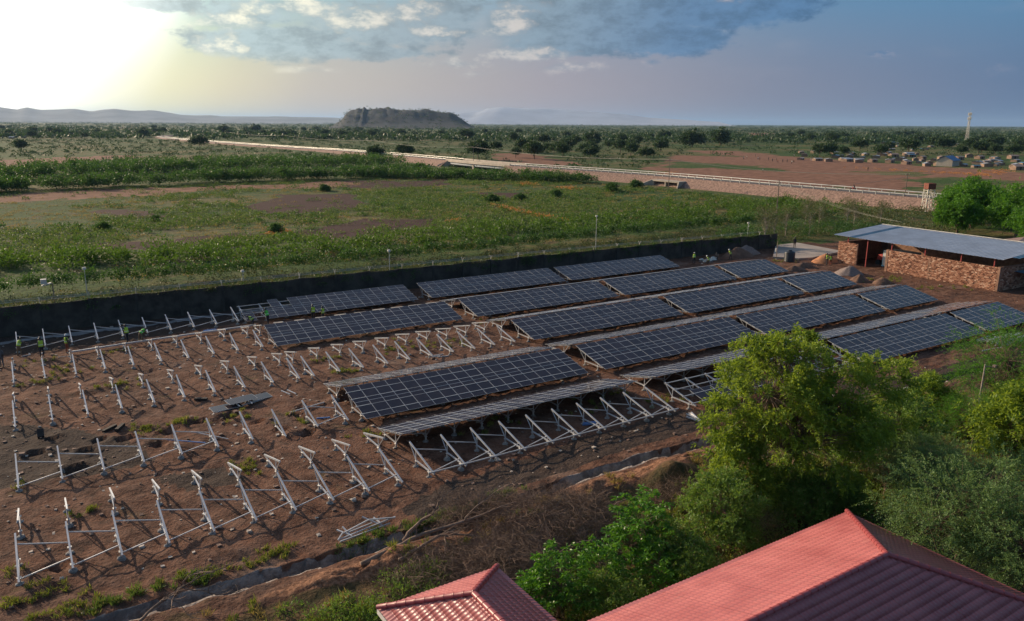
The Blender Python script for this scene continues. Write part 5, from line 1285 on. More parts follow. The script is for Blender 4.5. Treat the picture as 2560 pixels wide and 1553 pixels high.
# creepers hanging over the wall
n = 150; bx = rv.uniform(-20, 112, n)**1.0; cs = np.stack([bx, np.array([wall_y(float(v)) for v in bx])+rv.normal(.2, .25, n), 3.0-.004*np.maximum(bx, 0)+rv.normal(0, .15, n)], 1)
mass('wall_creeper', 'creepers and dry tangles along the top of the dark wall', cs, np.stack([rv.uniform(.4, 1.5, n), rv.uniform(.2, .45, n), rv.uniform(.2, .55, n)], 1), 60, .20, .08, LM['olive'], 74)
n = 120; bx = np.concatenate([rv.uniform(-20, 112, 60), rv.uniform(60, 112, 60)]); cs = np.stack([bx, np.array([wall_y(float(v)) for v in bx])-.14, rv.uniform(1.4, 3.0, n)], 1)
mass('hanging_creeper', 'dark creepers hanging down the near face of the wall', cs, np.stack([rv.uniform(.3, 1.1, n), np.full(n, .12), rv.uniform(.3, 1.0, n)], 1), 60, .18, .09, LM['thicket'], 174)
# dark undergrowth at the wall corner, behind the slab
n = 70; bx = rv.uniform(112, 152, n); by = rv.uniform(91.5, 106, n)
mass('corner_undergrowth', 'dark green undergrowth behind the concrete slab and shed', np.stack([bx, by, rv.uniform(.4, 1.2, n)], 1), np.stack([rv.uniform(1.2, 2.4, n), rv.uniform(1.0, 2.0, n), rv.uniform(1.0, 2.2, n)], 1), 170, .30, .14, LM['thicket'], 75)
n = 60; bx = rv.uniform(150, 196, n); by = rv.uniform(84, 118, n)
mass('slope_undergrowth', 'grey-green undergrowth below the road bank', np.stack([bx, by, rv.uniform(.3, 1.0, n)], 1), np.stack([rv.uniform(1.5, 3, n), rv.uniform(1.5, 3, n), rv.uniform(.9, 2.2, n)], 1), 140, .40, .2, LM['olive'], 76)
# thicket across the left plain
def band(name, label, xa, xb, yf, dep, h, n, per, lm, seed, leaf=.8):
    r = np.random.default_rng(seed); bx = r.uniform(xa, xb, n); by = yf(bx)+r.uniform(0, 1, n)*dep
    mass(name, label, np.stack([bx, by, r.uniform(.2, .5, n)*h], 1), np.stack([r.uniform(1.6, 4.2, n), r.uniform(1.6, 4.0, n), r.uniform(.45, .9, n)*h], 1), per, leaf, leaf*.55, lm, seed+1)
band('front_thicket', 'dense dark thicket, nearer of the two bands across the left plain', -70, 152, lambda x: np.interp(x, [-70, 0, 60, 110, 152], [281, 284, 293, 292, 298]), 15, 4.6, 300, 260, LM['thicket'], 81, .62)
band('rear_thicket', 'dense dark thicket, farther of the two bands across the left plain', -80, 176, lambda x: np.interp(x, [-80, 0, 50, 110, 176], [330, 340, 360, 372, 360]), 46, 5.2, 430, 200, LM['thicket'], 83, .75)
band('stream_thicket', 'thicket along the dry stream in front of the bridge', 118, 184, lambda x: np.interp(x, [118, 150, 184], [292, 268, 226]), 22, 3.6, 150, 220, LM['thicket'], 85, .6)
# weeds and tufts of the near field
polyd = DARK+PALE
def field(n, seed, x0, x1, y0, y1, keepf):
    r = np.random.default_rng(seed); x = r.uniform(x0, x1, n); y = y0+(y1-y0)*r.random(n)**1.3
    k = np.ones(n, bool)
    wx_, wy_ = warpxy(x, y); ins = np.zeros(n, bool)
    for p in polyd: ins |= inpoly(wx_, wy_, p)
    k &= ~ins | (r.random(n) < .10)
    w_ = fbm(x*.03, y*.05, 31); k &= keepf(w_, x, y)
    k &= ~((x > 188) & (x < 226))
    return x[k], y[k]
x, y = field(15000, 91, -40, 186, 142, 290, lambda w_, x, y: (w_+.35*fbm(x*.12, y*.16, 77)) < -.02)
n = len(x); mass('field_weeds', 'low green weeds covering the field behind the compound', np.stack([x, y, np.zeros(n)], 1), np.stack([rv.uniform(.5, 1.9, n), rv.uniform(.4, 1.1, n), rv.uniform(.25, 1.25, n)], 1), 24, .36, .20, LM['weed'], 92)
x, y = field(3000, 93, -40, 186, 118, 290, lambda w_, x, y: w_ > -.05)
n = len(x); mass('field_dry_grass', 'tawny dry grass between the green weeds of the field', np.stack([x, y, np.zeros(n)], 1), np.stack([rv.uniform(.7, 2.4, n), rv.uniform(.5, 1.2, n), rv.uniform(.15, .45, n)], 1), 30, .40, .12, LM['dry'], 94)
x, y = field(420, 97, -40, 186, 146, 285, lambda w_, x, y: w_ < .2)
n = len(x); mass('field_undershrubs', 'low dark shrubs dotted through the weedy field', np.stack([x, y, np.full(n, .15)], 1), np.stack([rv.uniform(.8, 2.6, n), rv.uniform(.7, 1.8, n), rv.uniform(.4, 1.2, n)], 1), 70, .42, .22, LM['thicket'], 98)
# shrubs standing alone in the field
fsh = make_tree(95, [(0, 0, 1.1, 1.7, 1.5, 1.0), (1.2, .4, .6, 1.2, 1.0, .7), (-1.1, -.5, .5, 1.1, 1.2, .6)], .3, .06, 60, 'spray', LM['thicket'], M['bark'], .8, 10, .40, .2, .6, 5, .2)
for i, (px, py, s_, lab) in enumerate(((258, 575, .6, 'lone dark bush in the weeds above the left end of the wall'), (690, 582, .7, 'lone dark bush beside an orange heap in the field'), (812, 478, .8, 'lone bush on the dark ploughed patch'), (50, 470, 1.2, 'round bush in front of the left end of the thicket'), (1530, 480, 1.1, 'round bush near the orange dry herbs by the road'), (1230, 505, .8, 'round bush in the green field below the bridge'), (1390, 495, .9, 'round bush in the field below the road, right of another'), (1300, 500, .7, 'low bush between two round bushes in the field'), (390, 553, .5, 'low dark bush in the left part of the weedy field'), (1590, 470, 1.0, 'round bush below the road culvert'))):
    v = G(px, py); plant('field_bush', lab, 'bush', fsh, v, i*1.7, s_, 'bushes standing alone in the field')
# orange dry herbs
def strip(pts, w_, n, r): 
    a = [Vector(G(*p)) for p in pts]; out = []
    for _ in range(n):
        k = r.integers(0, len(a)-1); q = a[k].lerp(a[k+1], r.random()); out.append((q.x+r.normal(0, w_), q.y+r.normal(0, w_), 0))
    return np.array(out)
orr = np.random.default_rng(5)
cs = np.concatenate([strip([(1237, 514), (1290, 528), (1360, 542), (1430, 555)], .7, 90, orr), strip([(1300, 459), (1335, 464)], 1.6, 34, orr), strip([(1410, 470), (1435, 474)], 1.8, 24, orr), strip([(690, 585), (712, 582)], .9, 16, orr), strip([(1130, 556), (1150, 553)], .8, 10, orr), strip([(2440, 440), (2520, 425)], 3.0, 60, orr), strip([(2130, 420), (2350, 432), (2440, 436)], 3.0, 60, orr), strip([(1665, 435), (1690, 432)], 2, 16, orr)])
n = len(cs); mass('orange_herbs', 'lines and clumps of orange dry herbs in the fields', cs, np.stack([orr.uniform(.5, 1.3, n), orr.uniform(.5, 1.2, n), orr.uniform(.3, .9, n)], 1), 36, .35, .14, LM['orange'], 96)
# --- far trees
acac = make_tree(101, [(0, 0, 5.6, 4.6, 4.6, 1.8), (2.4, .8, 4.8, 3.0, 3.0, 1.4), (-2.6, -.5, 4.9, 3.0, 3.0, 1.4)], 2.8, .25, 60, 'spray', LM['far'], M['bark'], 1.4, 14, 1.0, .5, 1.0, 3, .2)
rnd_ = make_tree(102, [(0, 0, 4.6, 4.2, 4.2, 3.4), (2.2, 1.4, 3.6, 3.2, 3.2, 2.6), (-2.4, -.8, 3.4, 3.2, 3.2, 2.6)], 1.6, .3, 70, 'spray', LM['far'], M['bark'], 1.5, 14, 1.1, .6, 1.0, 3, .2)
named = [((1195, 400), 1.35, acac, 'large acacia standing right beside the road bridge'), ((1165, 352), 1.6, acac, 'dark acacia on the plain below the mesa\'s right end'), ((1285, 356), 1.3, acac, 'flat-topped acacia right of the bridge acacia'), ((500, 372), 1.25, acac, 'lone acacia on the left plain beside the road'), ((1480, 362), 1.6, rnd_, 'round dark tree midway between mesa and big tree group'), ((1555, 358), 1.2, acac, 'smaller acacia right of the round dark tree'),
         ((1730, 368), 1.9, rnd_, 'massive dark tree, left half of the big pair beyond the pitch'), ((1800, 362), 2.0, rnd_, 'massive dark tree, right half of the big pair beyond the pitch'), ((1660, 350), 1.5, rnd_, 'dark tree left of the massive pair'), ((55, 380), 1.0, acac, 'small dark tree at the left edge of the plain'), ((1420, 378), 1.2, acac, 'low acacia above the dry stream bed'), ((1010, 395), 1.0, acac, 'small acacia below the road line left of the bridge'),
         ((2080, 358), 1.5, rnd_, 'dark tree at the left of the dense row beyond the pitch'), ((940, 395), .9, rnd_, 'small bush-like tree on the near side of the road bank'), ((560, 335), 1.8, rnd_, 'dark tree group member by the far road bend'), ((640, 330), 1.9, rnd_, 'dark tree right of the far road bend')]
for i, (pp, s_, ms, lab) in enumerate(named): plant('plain_tree', lab, 'tree', ms, G(*pp), i*1.9, s_)
fr = np.random.default_rng(44); placed = 0
for (xa, xb, ya, yb_, n_, kind, lab, grp_) in ((1960, 2290, 336, 352, 26, 0, 'dark tree in the dense row beyond the dirt pitch', 'dense tree row beyond the pitch'), (2290, 2600, 345, 372, 22, 0, 'dark tree among the settlement roofs at right', 'trees among the settlement'), (2000, 2560, 375, 398, 16, 1, 'low tree between the settlement huts', 'trees among the settlement'),
        (1320, 1660, 345, 400, 26, 1, 'acacia in the scrub between the stream and the pitch', 'acacias of the scrub by the stream'), (560, 960, 326, 348, 24, 0, 'dark tree along the far side of the road', 'trees along the far road'), (0, 420, 322, 350, 26, 1, 'acacia of the hazy left plain', 'acacias of the hazy plain'), (860, 1300, 330, 345, 20, 1, 'acacia at the foot of the mesa', 'acacias at the mesa foot'), (1240, 1330, 372, 396, 5, 1, 'acacia beside the dry stream bed', 'acacias of the scrub by the stream')):
    for k in range(n_):
        p = G(float(fr.uniform(xa, xb)), float(fr.uniform(ya, yb_)))
        if 180 < p.x < 235 and p.y < 1200: continue
        plant('plain_tree', lab, 'tree', (rnd_, acac)[kind], p, float(fr.uniform(0, 6)), float(fr.uniform(.75, 1.35)), grp_)
# scrub and woodland that reads as one mass
n = 2300; px = fr.uniform(-40, 2600, n); py = 352+88*fr.random(n)**2.0
q = np.array([G(float(a), float(b))[:2] for a, b in zip(px, py)])
k = np.ones(n, bool)
for p in PALE+DARK: k &= ~inpoly(q[:, 0], q[:, 1], p)
k &= ~((q[:, 0] > 183) & (q[:, 0] < 226)) & (q[:, 1] > 300)
q = q[k]; n = len(q); s_ = fr.uniform(.5, 1.6, n)
mass('plain_scrub', 'scattered green scrub covering the plain beyond the thicket', np.stack([q[:, 0], q[:, 1], s_*.4], 1), np.stack([s_*2.2, s_*2.0, s_*1.3], 1), 30, 1.1, .6, LM['far'], 111)
n = 5200; px = fr.uniform(-60, 2620, n); py = 311+44*fr.random(n)**1.8+ (px-1280)*.0066
q = np.array([G(float(a), float(b))[:2] for a, b in zip(px, py)]); dd = np.hypot(q[:, 0], q[:, 1])
k = (dd < 14000) & (dd > 600)
for p in PALE+DARK: k &= ~inpoly(q[:, 0], q[:, 1], p)
k &= ~((np.abs(q[:, 0]-np.interp(q[:, 1], [p_.y for p_ in cl], [p_.x for p_ in cl])) < 14) & (q[:, 1] < 2900))
q = q[k]; dd = dd[k]; n = len(q); s_ = fr.uniform(.7, 1.5, n)*np.clip(dd/2500, 1.0, 2.6)
mass('distant_woodland', 'dark woodland spread over the far plain up to the horizon', np.stack([q[:, 0], q[:, 1], s_*1.6], 1), np.stack([s_*5.5, s_*5.5, s_*2.8], 1), 26, 3.6, 2.2, LM['far'], 113)
# --- grass tufts, weeds and stones of the compound
def tufts(name, label, spots, lm, seed, hgt=.28):
    r = np.random.default_rng(seed); P = []; 
    for (x_, y_, rx, ry, n_) in spots:
        m_ = max(4, n_//30); c0 = r.normal(size=(m_, 2))*.55; a = c0[r.integers(0, m_, n_)]*np.array([rx, max(ry, rx*.55)])+r.normal(size=(n_, 2))*.085
        P.append(np.stack([x_+a[:, 0], y_+a[:, 1]], 1))
    P = np.concatenate(P); z = ground_h(P[:, 0], P[:, 1]); P = np.column_stack([P, z-.02])
    D = r.normal(size=P.shape)*.5; D[:, 2] = np.abs(D[:, 2])+.6
    n = len(P); V, F = leaf_arrays(P, D, hgt*r.uniform(.5, 1.4, n), .035*r.uniform(.7, 1.5, n), r)
    o = ob(name, npmesh(name, V, F, lm)); o['kind'] = 'stuff'; o['label'] = label
    return o
def sp_(px, py, rx, ry, n_): v = G(px, py); return (v.x, v.y, rx, ry, n_)
tufts('compound_grass', 'yellow-green grass tufts on the compound earth', [sp_(95, 958, 1.2, .8, 275), sp_(165, 925, 1.6, 1.6, 385), sp_(105, 905, 1.4, 1.2, 220), sp_(290, 880, 1.2, .7, 165), sp_(320, 962, 1.5, .7, 275), sp_(270, 970, 1.3, .7, 220), sp_(370, 1075, 1.6, .9, 495), sp_(460, 1060, 1.3, .8, 440), sp_(590, 1045, 1.4, .9, 275), sp_(610, 1170, 1.0, 1.2, 440), sp_(220, 1275, .8, .5, 192), sp_(40, 1505, 1.3, .7, 495), sp_(170, 1525, 1.8, .5, 770), sp_(100, 1460, .6, .4, 110), sp_(690, 1380, 1.0, .45, 385), sp_(640, 1400, 1.6, .4, 385), sp_(930, 1360, .6, .3, 165), sp_(860, 930, 1.0, .5, 495), sp_(820, 900, 1.6, .8, 330), sp_(1000, 870, 3.0, 1.0, 495), sp_(1120, 860, 2.4, .8, 385), sp_(930, 1085, 1.2, .7, 275), sp_(1230, 1070, 3.0, .8, 385), sp_(1450, 1010, 4, .8, 440), sp_(1530, 985, 2, .8, 275), sp_(1650, 1000, 2, .8, 275), sp_(470, 1440, 1.2, .4, 275), sp_(2220, 700, 3.6, 1.8, 990), sp_(2330, 720, 3, .8, 275), sp_(2420, 720, 3, .6, 220), sp_(1250, 800, 2.5, .8, 275), sp_(1360, 840, 2.5, .8, 275), sp_(1950, 655, 3, 1.0, 385), sp_(730, 1050, 1.6, 1.0, 220), sp_(60, 1215, .5, .5, 82), sp_(30, 1430, .5, .5, 82), sp_(1850, 990, 3, 1, 165)], LM['grass'], 121)
tufts('trench_grass', 'fresh green grass along the trench edges', [sp_(1030, 1325, .8, .35, 900), sp_(1080, 1310, 1.2, .35, 900), sp_(1200, 1270, 1.6, .4, 1300), sp_(1130, 1290, 1.2, .4, 900), sp_(500, 1450, 1.0, .35, 600), sp_(940, 1345, 1.5, .4, 700), sp_(880, 1375, 1.2, .35, 500), sp_(290, 1500, 1.5, .35, 700), sp_(1270, 1240, 1.2, .5, 500)], LM['weed'], 123, .36)
gsp = []
for k in range(210):
    x_ = fr.uniform(-2, 62); y_ = fr.uniform(20.5, 33.2)
    if 9.6 < x_ < 33.4 and y_ < 21 or (9.6 < x_ < 16.2 and y_ < 26): continue
    gsp.append((x_, y_, fr.uniform(.6, 1.6), fr.uniform(.5, 1.2), int(fr.integers(80, 260))))
tufts('garden_grass', 'rough dry and green grass between trench and houses', gsp[::2], LM['dry'], 125, .38)
tufts('garden_weeds', 'rough green weeds between trench and houses', gsp[1::2], LM['grass'], 127, .40)
wsp = [(fr.uniform(8.2, 15.5), fr.uniform(26.2, 31.5)) for _ in range(60)]
mass('garden_undergrowth', 'rank green weeds beside the small red roof', np.array([(a, b, .1) for a, b in wsp]), np.array([(fr.uniform(.4, .9), fr.uniform(.4, .9), fr.uniform(.2, .7)) for _ in wsp]), 240, .16, .05, LM['shrub'], 129)
usp = [(fr.uniform(17, 46), fr.uniform(21.0, 27.5)) for _ in range(120)]+[(fr.uniform(38, 70), fr.uniform(20, 30)) for _ in range(90)]
usp = [p for p in usp if not (p[0] < 33.6 and p[1] < 21.2)]
mass('shade_undergrowth', 'shaded undergrowth beneath the shrubs and garden trees', np.array([(a, b, .1) for a, b in usp]), np.array([(fr.uniform(.5, 1.2), fr.uniform(.5, 1.2), fr.uniform(.3, 1.1)) for _ in usp]), 170, .17, .06, LM['shrub'], 131)
# --- dead brush and fallen trees
def brush(name, label, c, ra, rb, h, n, seed, m):
    r = np.random.default_rng(seed); b = MB()
    for _ in range(n):
        a = r.uniform(0, 2*math.pi); rr = math.sqrt(r.random())
        x_, y_ = ra*rr*math.cos(a), rb*rr*math.sin(a); z_ = r.uniform(0, 1)*h*(1-rr*rr)+.03
        d = Vector((r.normal(), r.normal(), r.normal()*.35)).normalized(); L = r.uniform(.5, 1.7); p0 = Vector((x_, y_, z_)); bend = Vector((r.normal(), r.normal(), r.normal()*.6))*.22*L
        p1 = p0+d*L*.5+bend; p2 = p0+d*L+bend*.4; p2.z = max(p2.z, .02); rad = r.uniform(.003, .010)
        b.tube([p0, p1, p2], [rad, rad*.8, rad*.35], 3, cap=False)
        for _k in range(2):
            s = p0.lerp(p1, r.random()); e = s+(d+Vector((r.normal(), r.normal(), r.normal()))*.8).normalized()*L*.4
            b.tube([s, e], [rad*.6, rad*.2], 3, cap=False)
    o = ob(name, b.mesh(name, m), None, c); o['kind'] = 'stuff'; o['label'] = label
    return o
v = G(1370, 1320); brush('brush_pile', 'heap of dead grey-brown thorn branches right of the fallen tree', (v.x, v.y, 0.05), 4.6, 3.2, 1.7, 5200, 141, M['twig'])
v = G(1270, 1420); brush('brush_pile', 'heap of dead thorn branches behind the small red roof', (v.x, v.y, 0.05), 3.4, 2.3, 1.5, 3400, 143, M['twig'])
v = G(1100, 1420); brush('brush_pile', 'thin dead twigs under the fallen trunk', (v.x, v.y, 0.05), 3.4, 2.0, 1.0, 1500, 145, M['twig'])
v = G(1700, 1240); brush('brush_pile', 'dry grey twigs below the dark earth mound', (v.x, v.y, 0.05), 3.0, 1.8, .9, 1200, 147, M['twig'])
v = G(1200, 1285); brush('brush_pile', 'fine grey twig tangle at the end of the fallen tree', (v.x, v.y, 0.1), 3.0, 1.2, .9, 1400, 149, M['twig'])
def fallen(name, label, limbs, seed, twigs=26):
    r = np.random.default_rng(seed); t = thing(name, label, 'fallen tree')
    for i, (pts, r0, r1) in enumerate(limbs):
        P = [Vector(p) for p in pts]; fine = catmull([tuple(p) for p in P], 4); n = len(fine)
        fine = [p+Vector((r.normal(0, .035), r.normal(0, .035), r.normal(0, .02))) for p in fine]
        b = MB(); b.tube(fine, [r0+(r1-r0)*k/(n-1) for k in range(n)], 7)
        lo = ob('trunk' if i == 0 else 'limb', b.mesh('limb', M['deadwood'], True), t)
        b = MB()
        for _ in range(twigs):
            k = r.integers(n//3, n); s = fine[k]; d = (fine[min(k+1, n-1)]-fine[max(k-1, 0)]).normalized(); e = (d+Vector((r.normal(), r.normal(), abs(r.normal())*.6))*.7).normalized(); L = r.uniform(.4, 1.3)
            m1 = s+e*L*.5+Vector((0, 0, r.normal(0, .06))); e2 = s+e*L; b.tube([s, m1, e2], [.018, .012, .004], 3, cap=False)
            for _k in range(2): b.tube([m1, m1+(e+Vector((r.normal(), r.normal(), r.normal()))*.7).normalized()*L*.4], [.009, .003], 3, cap=False)
        ob('twigs', b.mesh('twigs', M['twig']), lo)
    return t
def gz(px, py, z): v = G(px, py, z); return (v.x, v.y, v.z)
fallen('fallen_tree', 'large fallen dead tree lying across the trench spoil', [([gz(905, 1408, .3), gz(985, 1372, .35), gz(1060, 1335, .5), gz(1130, 1312, .7), gz(1200, 1288, .8), gz(1290, 1255, 1.0)], .15, .05),
    ([gz(1010, 1350, .4), gz(1045, 1310, .9), gz(1085, 1278, 1.4), gz(1104, 1243, 1.9)], .11, .03), ([gz(1160, 1302, .8), gz(1195, 1262, 1.4), gz(1255, 1222, 2.0), gz(1300, 1200, 2.4)], .05, .015), ([gz(1000, 1400, .4), gz(1060, 1362, .6), gz(1115, 1338, .7), gz(1190, 1338, .6)], .10, .04), ([gz(1115, 1338, .7), gz(1112, 1385, .6), gz(1098, 1425, .4), gz(1092, 1465, .2)], .04, .015)], 151)
fallen('fallen_branch', 'bare dark fallen branch crossing the trench at bottom left', [([gz(345, 1556, .5), gz(400, 1505, .8), gz(450, 1470, 1.0), gz(520, 1435, 1.3), gz(590, 1405, 1.5)], .07, .015), ([gz(450, 1470, 1.0), gz(500, 1477, .8), gz(545, 1484, .5), gz(600, 1478, .4)], .035, .012), ([gz(455, 1465, 1.0), gz(470, 1440, 1.4), gz(520, 1420, 1.6)], .03, .01), ([gz(400, 1505, .8), gz(430, 1500, .9), gz(480, 1545, .4)], .03, .01)], 153, 12)
fallen('fallen_branch', 'small broken branch leaning among the brush behind the shrubs', [([gz(1400, 1380, .8), gz(1460, 1352, 1.0), gz(1510, 1360, .9), gz(1560, 1365, .6)], .05, .02)], 155, 10)
fallen('fallen_branch', 'curved dead branch on the spoil above the whorl-leaved shrubs', [([gz(1530, 1265, .5), gz(1560, 1250, .8), gz(1600, 1238, .8), gz(1650, 1236, .6)], .05, .02)], 157, 8)
# --- stones
r = np.random.default_rng(161); b = MB()
for k in range(2300):
    x_, y_ = (r.uniform(-4, 44), r.uniform(36.5, 92)) if k < 1900 else (r.uniform(44, 112), r.uniform(36, 90))
    s = abs(r.normal(0, .05))+.025; z_ = gh(x_, y_)
    q = [(x_+dx*s*r.uniform(.6, 1.3), y_+dy*s*r.uniform(.6, 1.3), z_+dz*s*r.uniform(.4, .9)) for dz in (-.2, 1) for dx, dy in ((-1, -1), (1, -1), (1, 1), (-1, 1))]
    b.hexa(q, 0 if r.random() < .75 else 1)
o = ob('stones', b.mesh('stones', [simple('field_stone', (0.20, 0.13, 0.10), .95, 0, .3, 2), simple('pale_stone', (0.46, 0.40, 0.34), .9, 0, .2, 2)])); o['kind'] = 'stuff'; o['label'] = 'small stones scattered over the compound earth'
# ------------------------------------------------------------------ loose things on the site
def bars(name, label, cat, segs, m, group=None, w_=.07, h_=.08):
    """a bundle or single piece of loose steel lying about"""
    c = Vector(segs[0][0]); t = thing(name, label, cat, (c.x, c.y, 0), 0, group)
    for a, b_ in segs:
        q = MB(); o = Vector((c.x, c.y, 0)); q.bar(Vector(a)-o, Vector(b_)-o, w_, h_); ob('bar', q.mesh('bar', m), t)
    return t
def gp(px, py, z): v = G(px, py, z); return Vector((v.x, v.y, v.z+gh(v.x, v.y)))
gl = 'loose steel lying in the compound'
t = thing('loose_panel_stack', 'three loose solar panels laid out on beams among the bare trusses', 'solar panels', (13.25, 60.2, 0), .12)
for q, (dx, dy, dz, rx, ry, rz) in enumerate(((0, 0, .42, .0, -.05, 1.62), (-1.3, -.25, .17, .0, -.04, 1.55), (1.35, .35, .17, .0, -.04, 1.6))): ob('solar_panel', PANEL, t, (dx, dy, dz), (rx, ry, rz))
for dy in (-.5, .6): b = MB(); b.bar((-2.5, dy-.4, .07), (2.5, dy+.5, .07), .08, .09); ob('beam', b.mesh('beam', M['steel']), t)
for dx in (-.5, .5): b = MB(); b.bar((dx, -1.0, .22), (dx, 1.0, .34), .07, .08); ob('rest', b.mesh('rest', M['steel']), t)
bars('long_steel_beam', 'very long pale steel beam lying along the seventh row of trusses', 'beam', [(gp(178, 880, .25), gp(400, 847, .25)), (gp(398, 847.5, .28), gp(640, 812, .25))], M['steel'], gl, .16, .14)
bars('steel_bar_bundle', 'three pale bars lying just behind the nearest panel strip', 'bars', [(gp(1064, 892, .05), gp(1108, 885.5, .05)), (gp(1080, 894, .05), gp(1100, 890, .05)), (gp(1094, 895, .05), gp(1122, 890.5, .05))], M['steel'], gl)
bars('steel_bar', 'short pale bar in the middle of the truss field', 'bar', [(gp(703, 979, .05), gp(725, 987, .05))], M['steel'], gl)
bars('steel_bar', 'second short pale bar beside the one in the truss field', 'bar', [(gp(718, 976, .05), gp(740, 985, .05))], M['steel'], gl)
bars('steel_bar', 'long bar lying behind the two braced trusses', 'bar', [(gp(728, 1034, .06), gp(811, 1008, .06))], M['steel'], gl)
bars('blue_wrapped_bar', 'bluish bar under the two braced trusses', 'bar', [(gp(791, 1045, .05), gp(825, 1044, .05))], M['bluefilm'], gl)
bars('steel_bar', 'thin bar lying through the row of six braced trusses', 'bar', [(gp(479, 1083, .3), gp(571, 1098, .06))], M['steel'], gl, .05, .05)
bars('blue_wrapped_bar', 'long blue bar lying through the row of six braced trusses', 'bar', [(gp(418, 1106, .2), gp(514, 1110, .2))], M['bluefilm'], gl, .06, .06)
bars('blue_wrapped_bar', 'blue wrapped beams near the foot of the dark wall', 'bars', [(gp(508, 827, .08), gp(541, 823, .08)), (gp(510, 829, .08), gp(538, 826, .08))], M['bluefilm'], gl, .12, .12)
bars('blue_wrapped_bar', 'bright blue bars between the braced trusses by the panel strip', 'bars', [(gp(1458, 1060, .06), gp(1495, 1058, .06)), (gp(1456, 1063, .06), gp(1490, 1062, .06))], M['bluefilm'], gl, .12, .12)
bars('steel_bar_bundle', 'bundle of bluish bars right of the braced trusses by the tree', 'bars', [(gp(1716, 1037, .06), gp(1756, 1051, .06)), (gp(1716, 1042, .1), gp(1752, 1053, .06)), (gp(1722, 1034, .06), gp(1740, 1045, .06)), (gp(1728, 1032, .16), gp(1748, 1047, .1))], M['steel'], gl, .10, .10)
bars('steel_angle', 'white angle bar lying at the left behind the workers', 'bar', [(gp(56, 890, .05), gp(76, 886, .05)), (gp(76, 886, .05), gp(72, 883, .05))], M['steel'], gl)
bars('steel_bar', 'thin pale bar on the ground left of the long beam', 'bar', [(gp(145, 895, .04), gp(175, 890, .04))], M['steel_dull'], gl, .04, .04)
bars('plank', 'dark plank on the ground, left of two beside the braced row', 'plank', [(gp(257, 1077, .1), gp(291, 1066, .1))], M['dark'], None, .25, .22)
bars('plank', 'dark plank on the ground, right of two beside the braced row', 'plank', [(gp(291, 1077, .1), gp(309, 1063, .1))], M['dark'], None, .25, .22)
bars('plank', 'dark board lying left of the loose panel stack', 'plank', [(gp(487, 998, .1), gp(518, 998, .1))], M['dark'], None, .3, .18)
bars('crate', 'small black box standing alone at the left', 'box', [(gp(103, 1098, .0), gp(103, 1088, .0)+Vector((0, -.3, .5)))], M['dark'], None, .4, .4)
# heap of spare truss steel by the trench
bars('spare_steel_heap', 'tangled heap of spare truss steel beside the trench', 'steel', [(gp(845, 1352, .1), gp(988, 1292, .25)), (gp(850, 1358, .1), gp(975, 1305, .2)), (gp(858, 1332, .25), gp(922, 1297, .5)), (gp(922, 1297, .5), gp(988, 1293, .3)), (gp(905, 1290, .5), gp(955, 1309, .2)), (gp(858, 1330, .35), gp(845, 1352, .1)), (gp(842, 1324, .2), gp(880, 1340, .2)), (gp(856, 1316, .3), gp(880, 1342, .1)), (gp(862, 1333, .15), gp(930, 1306, .15)), (gp(934, 1291, .2), gp(952, 1306, .2))], M['steel'], None, .06, .07)
# steel stack at the right
sk = thing('steel_stack', 'stack of long bluish steel tubes at the right edge below the panels', 'steel', G(2500, 853))
rr = random.Random(8)
for k in range(22):
    b = MB(); y0 = rr.uniform(-1.3, 1.3); z0 = .08+.1*(k % 4); L = rr.uniform(4.5, 6.5); x0 = rr.uniform(-2.6, -1.8)
    b.bar((x0, y0, z0), (x0+L, y0+rr.uniform(-.3, .3), z0), .09, .09); ob('tube', b.mesh('tube', M['steel'] if k % 3 else M['steel_dull']), sk)
bars('steel_bar', 'pale bar lying left of the steel stack', 'bar', [(gp(2455, 878, .05), gp(2510, 866, .05))], M['steel'], gl, .14, .14)
bars('pale_pipe', 'long pale pipe along the near edge of the right trench', 'pipe', [(gp(2210, 986, .12), gp(2270, 965, .15)), (gp(2270, 965, .15), gp(2350, 942, .15))], M['whitepaint'], None, .16, .14)
mk = thing('marker_post', 'stubby brown concrete post at the trench end left of the tree', 'post', (40.1, 33.5, 0))
b = MB(); b.hexa([(-.16, -.16, -.2), (.16, -.16, -.2), (.16, .16, -.2), (-.16, .16, -.2), (-.13, -.13, 1.55), (.13, -.13, 1.5), (.13, .13, 1.6), (-.13, .13, 1.6)]); ob('shaft', b.mesh('shaft', simple('brown_post', (.28, .17, .12), .9, 0, .25, 3)), mk)
pp = thing('pale_pole', 'thin pale pole with a short crossarm among the right-hand trees', 'pole', (55.5, 25.5, 0))
b = MB(); b.tube([(0, 0, -.3), (.25, .05, 5.6)], [.07, .05], 7); ob('post', b.mesh('post', M['palebark']), pp)
b = MB(); b.bar((.22, .05, 5.45), (.95, -.25, 5.35), .06); b.box(.85, 1.1, -.35, -.15, 5.3, 5.5); ob('crossarm', b.mesh('crossarm', M['wood']), pp)
rp = thing('red_standpipe', 'red standpipe with bent top in the shade of the big tree', 'pipe', atz(2140, 1130, 0))
b = MB(); b.tube([(0, 0, 0), (0, 0, 1.5), (.12, .05, 1.75), (.42, .1, 1.95)], .07, 8); ob('pipe', b.mesh('pipe', M['redmachine']), rp)
tp = thing('blue_tarp', 'crumpled bright blue tarp on the orange earth', 'tarp', atz(2022, 1240, 0))
b = MB(); n_ = 9; rr = np.random.default_rng(3)
for i in range(n_):
    for j in range(n_): b.v.append(((i-4)*.12, (j-4)*.09, .12+rr.normal(0, .07)))
for i in range(n_-1):
    for j in range(n_-1): b.f.append((i*n_+j, (i+1)*n_+j, (i+1)*n_+j+1, i*n_+j+1)); b.mi.append(0)
ob('sheet', b.mesh('sheet', simple('blue_tarp', (.02, .22, .42), .5), True), tp)
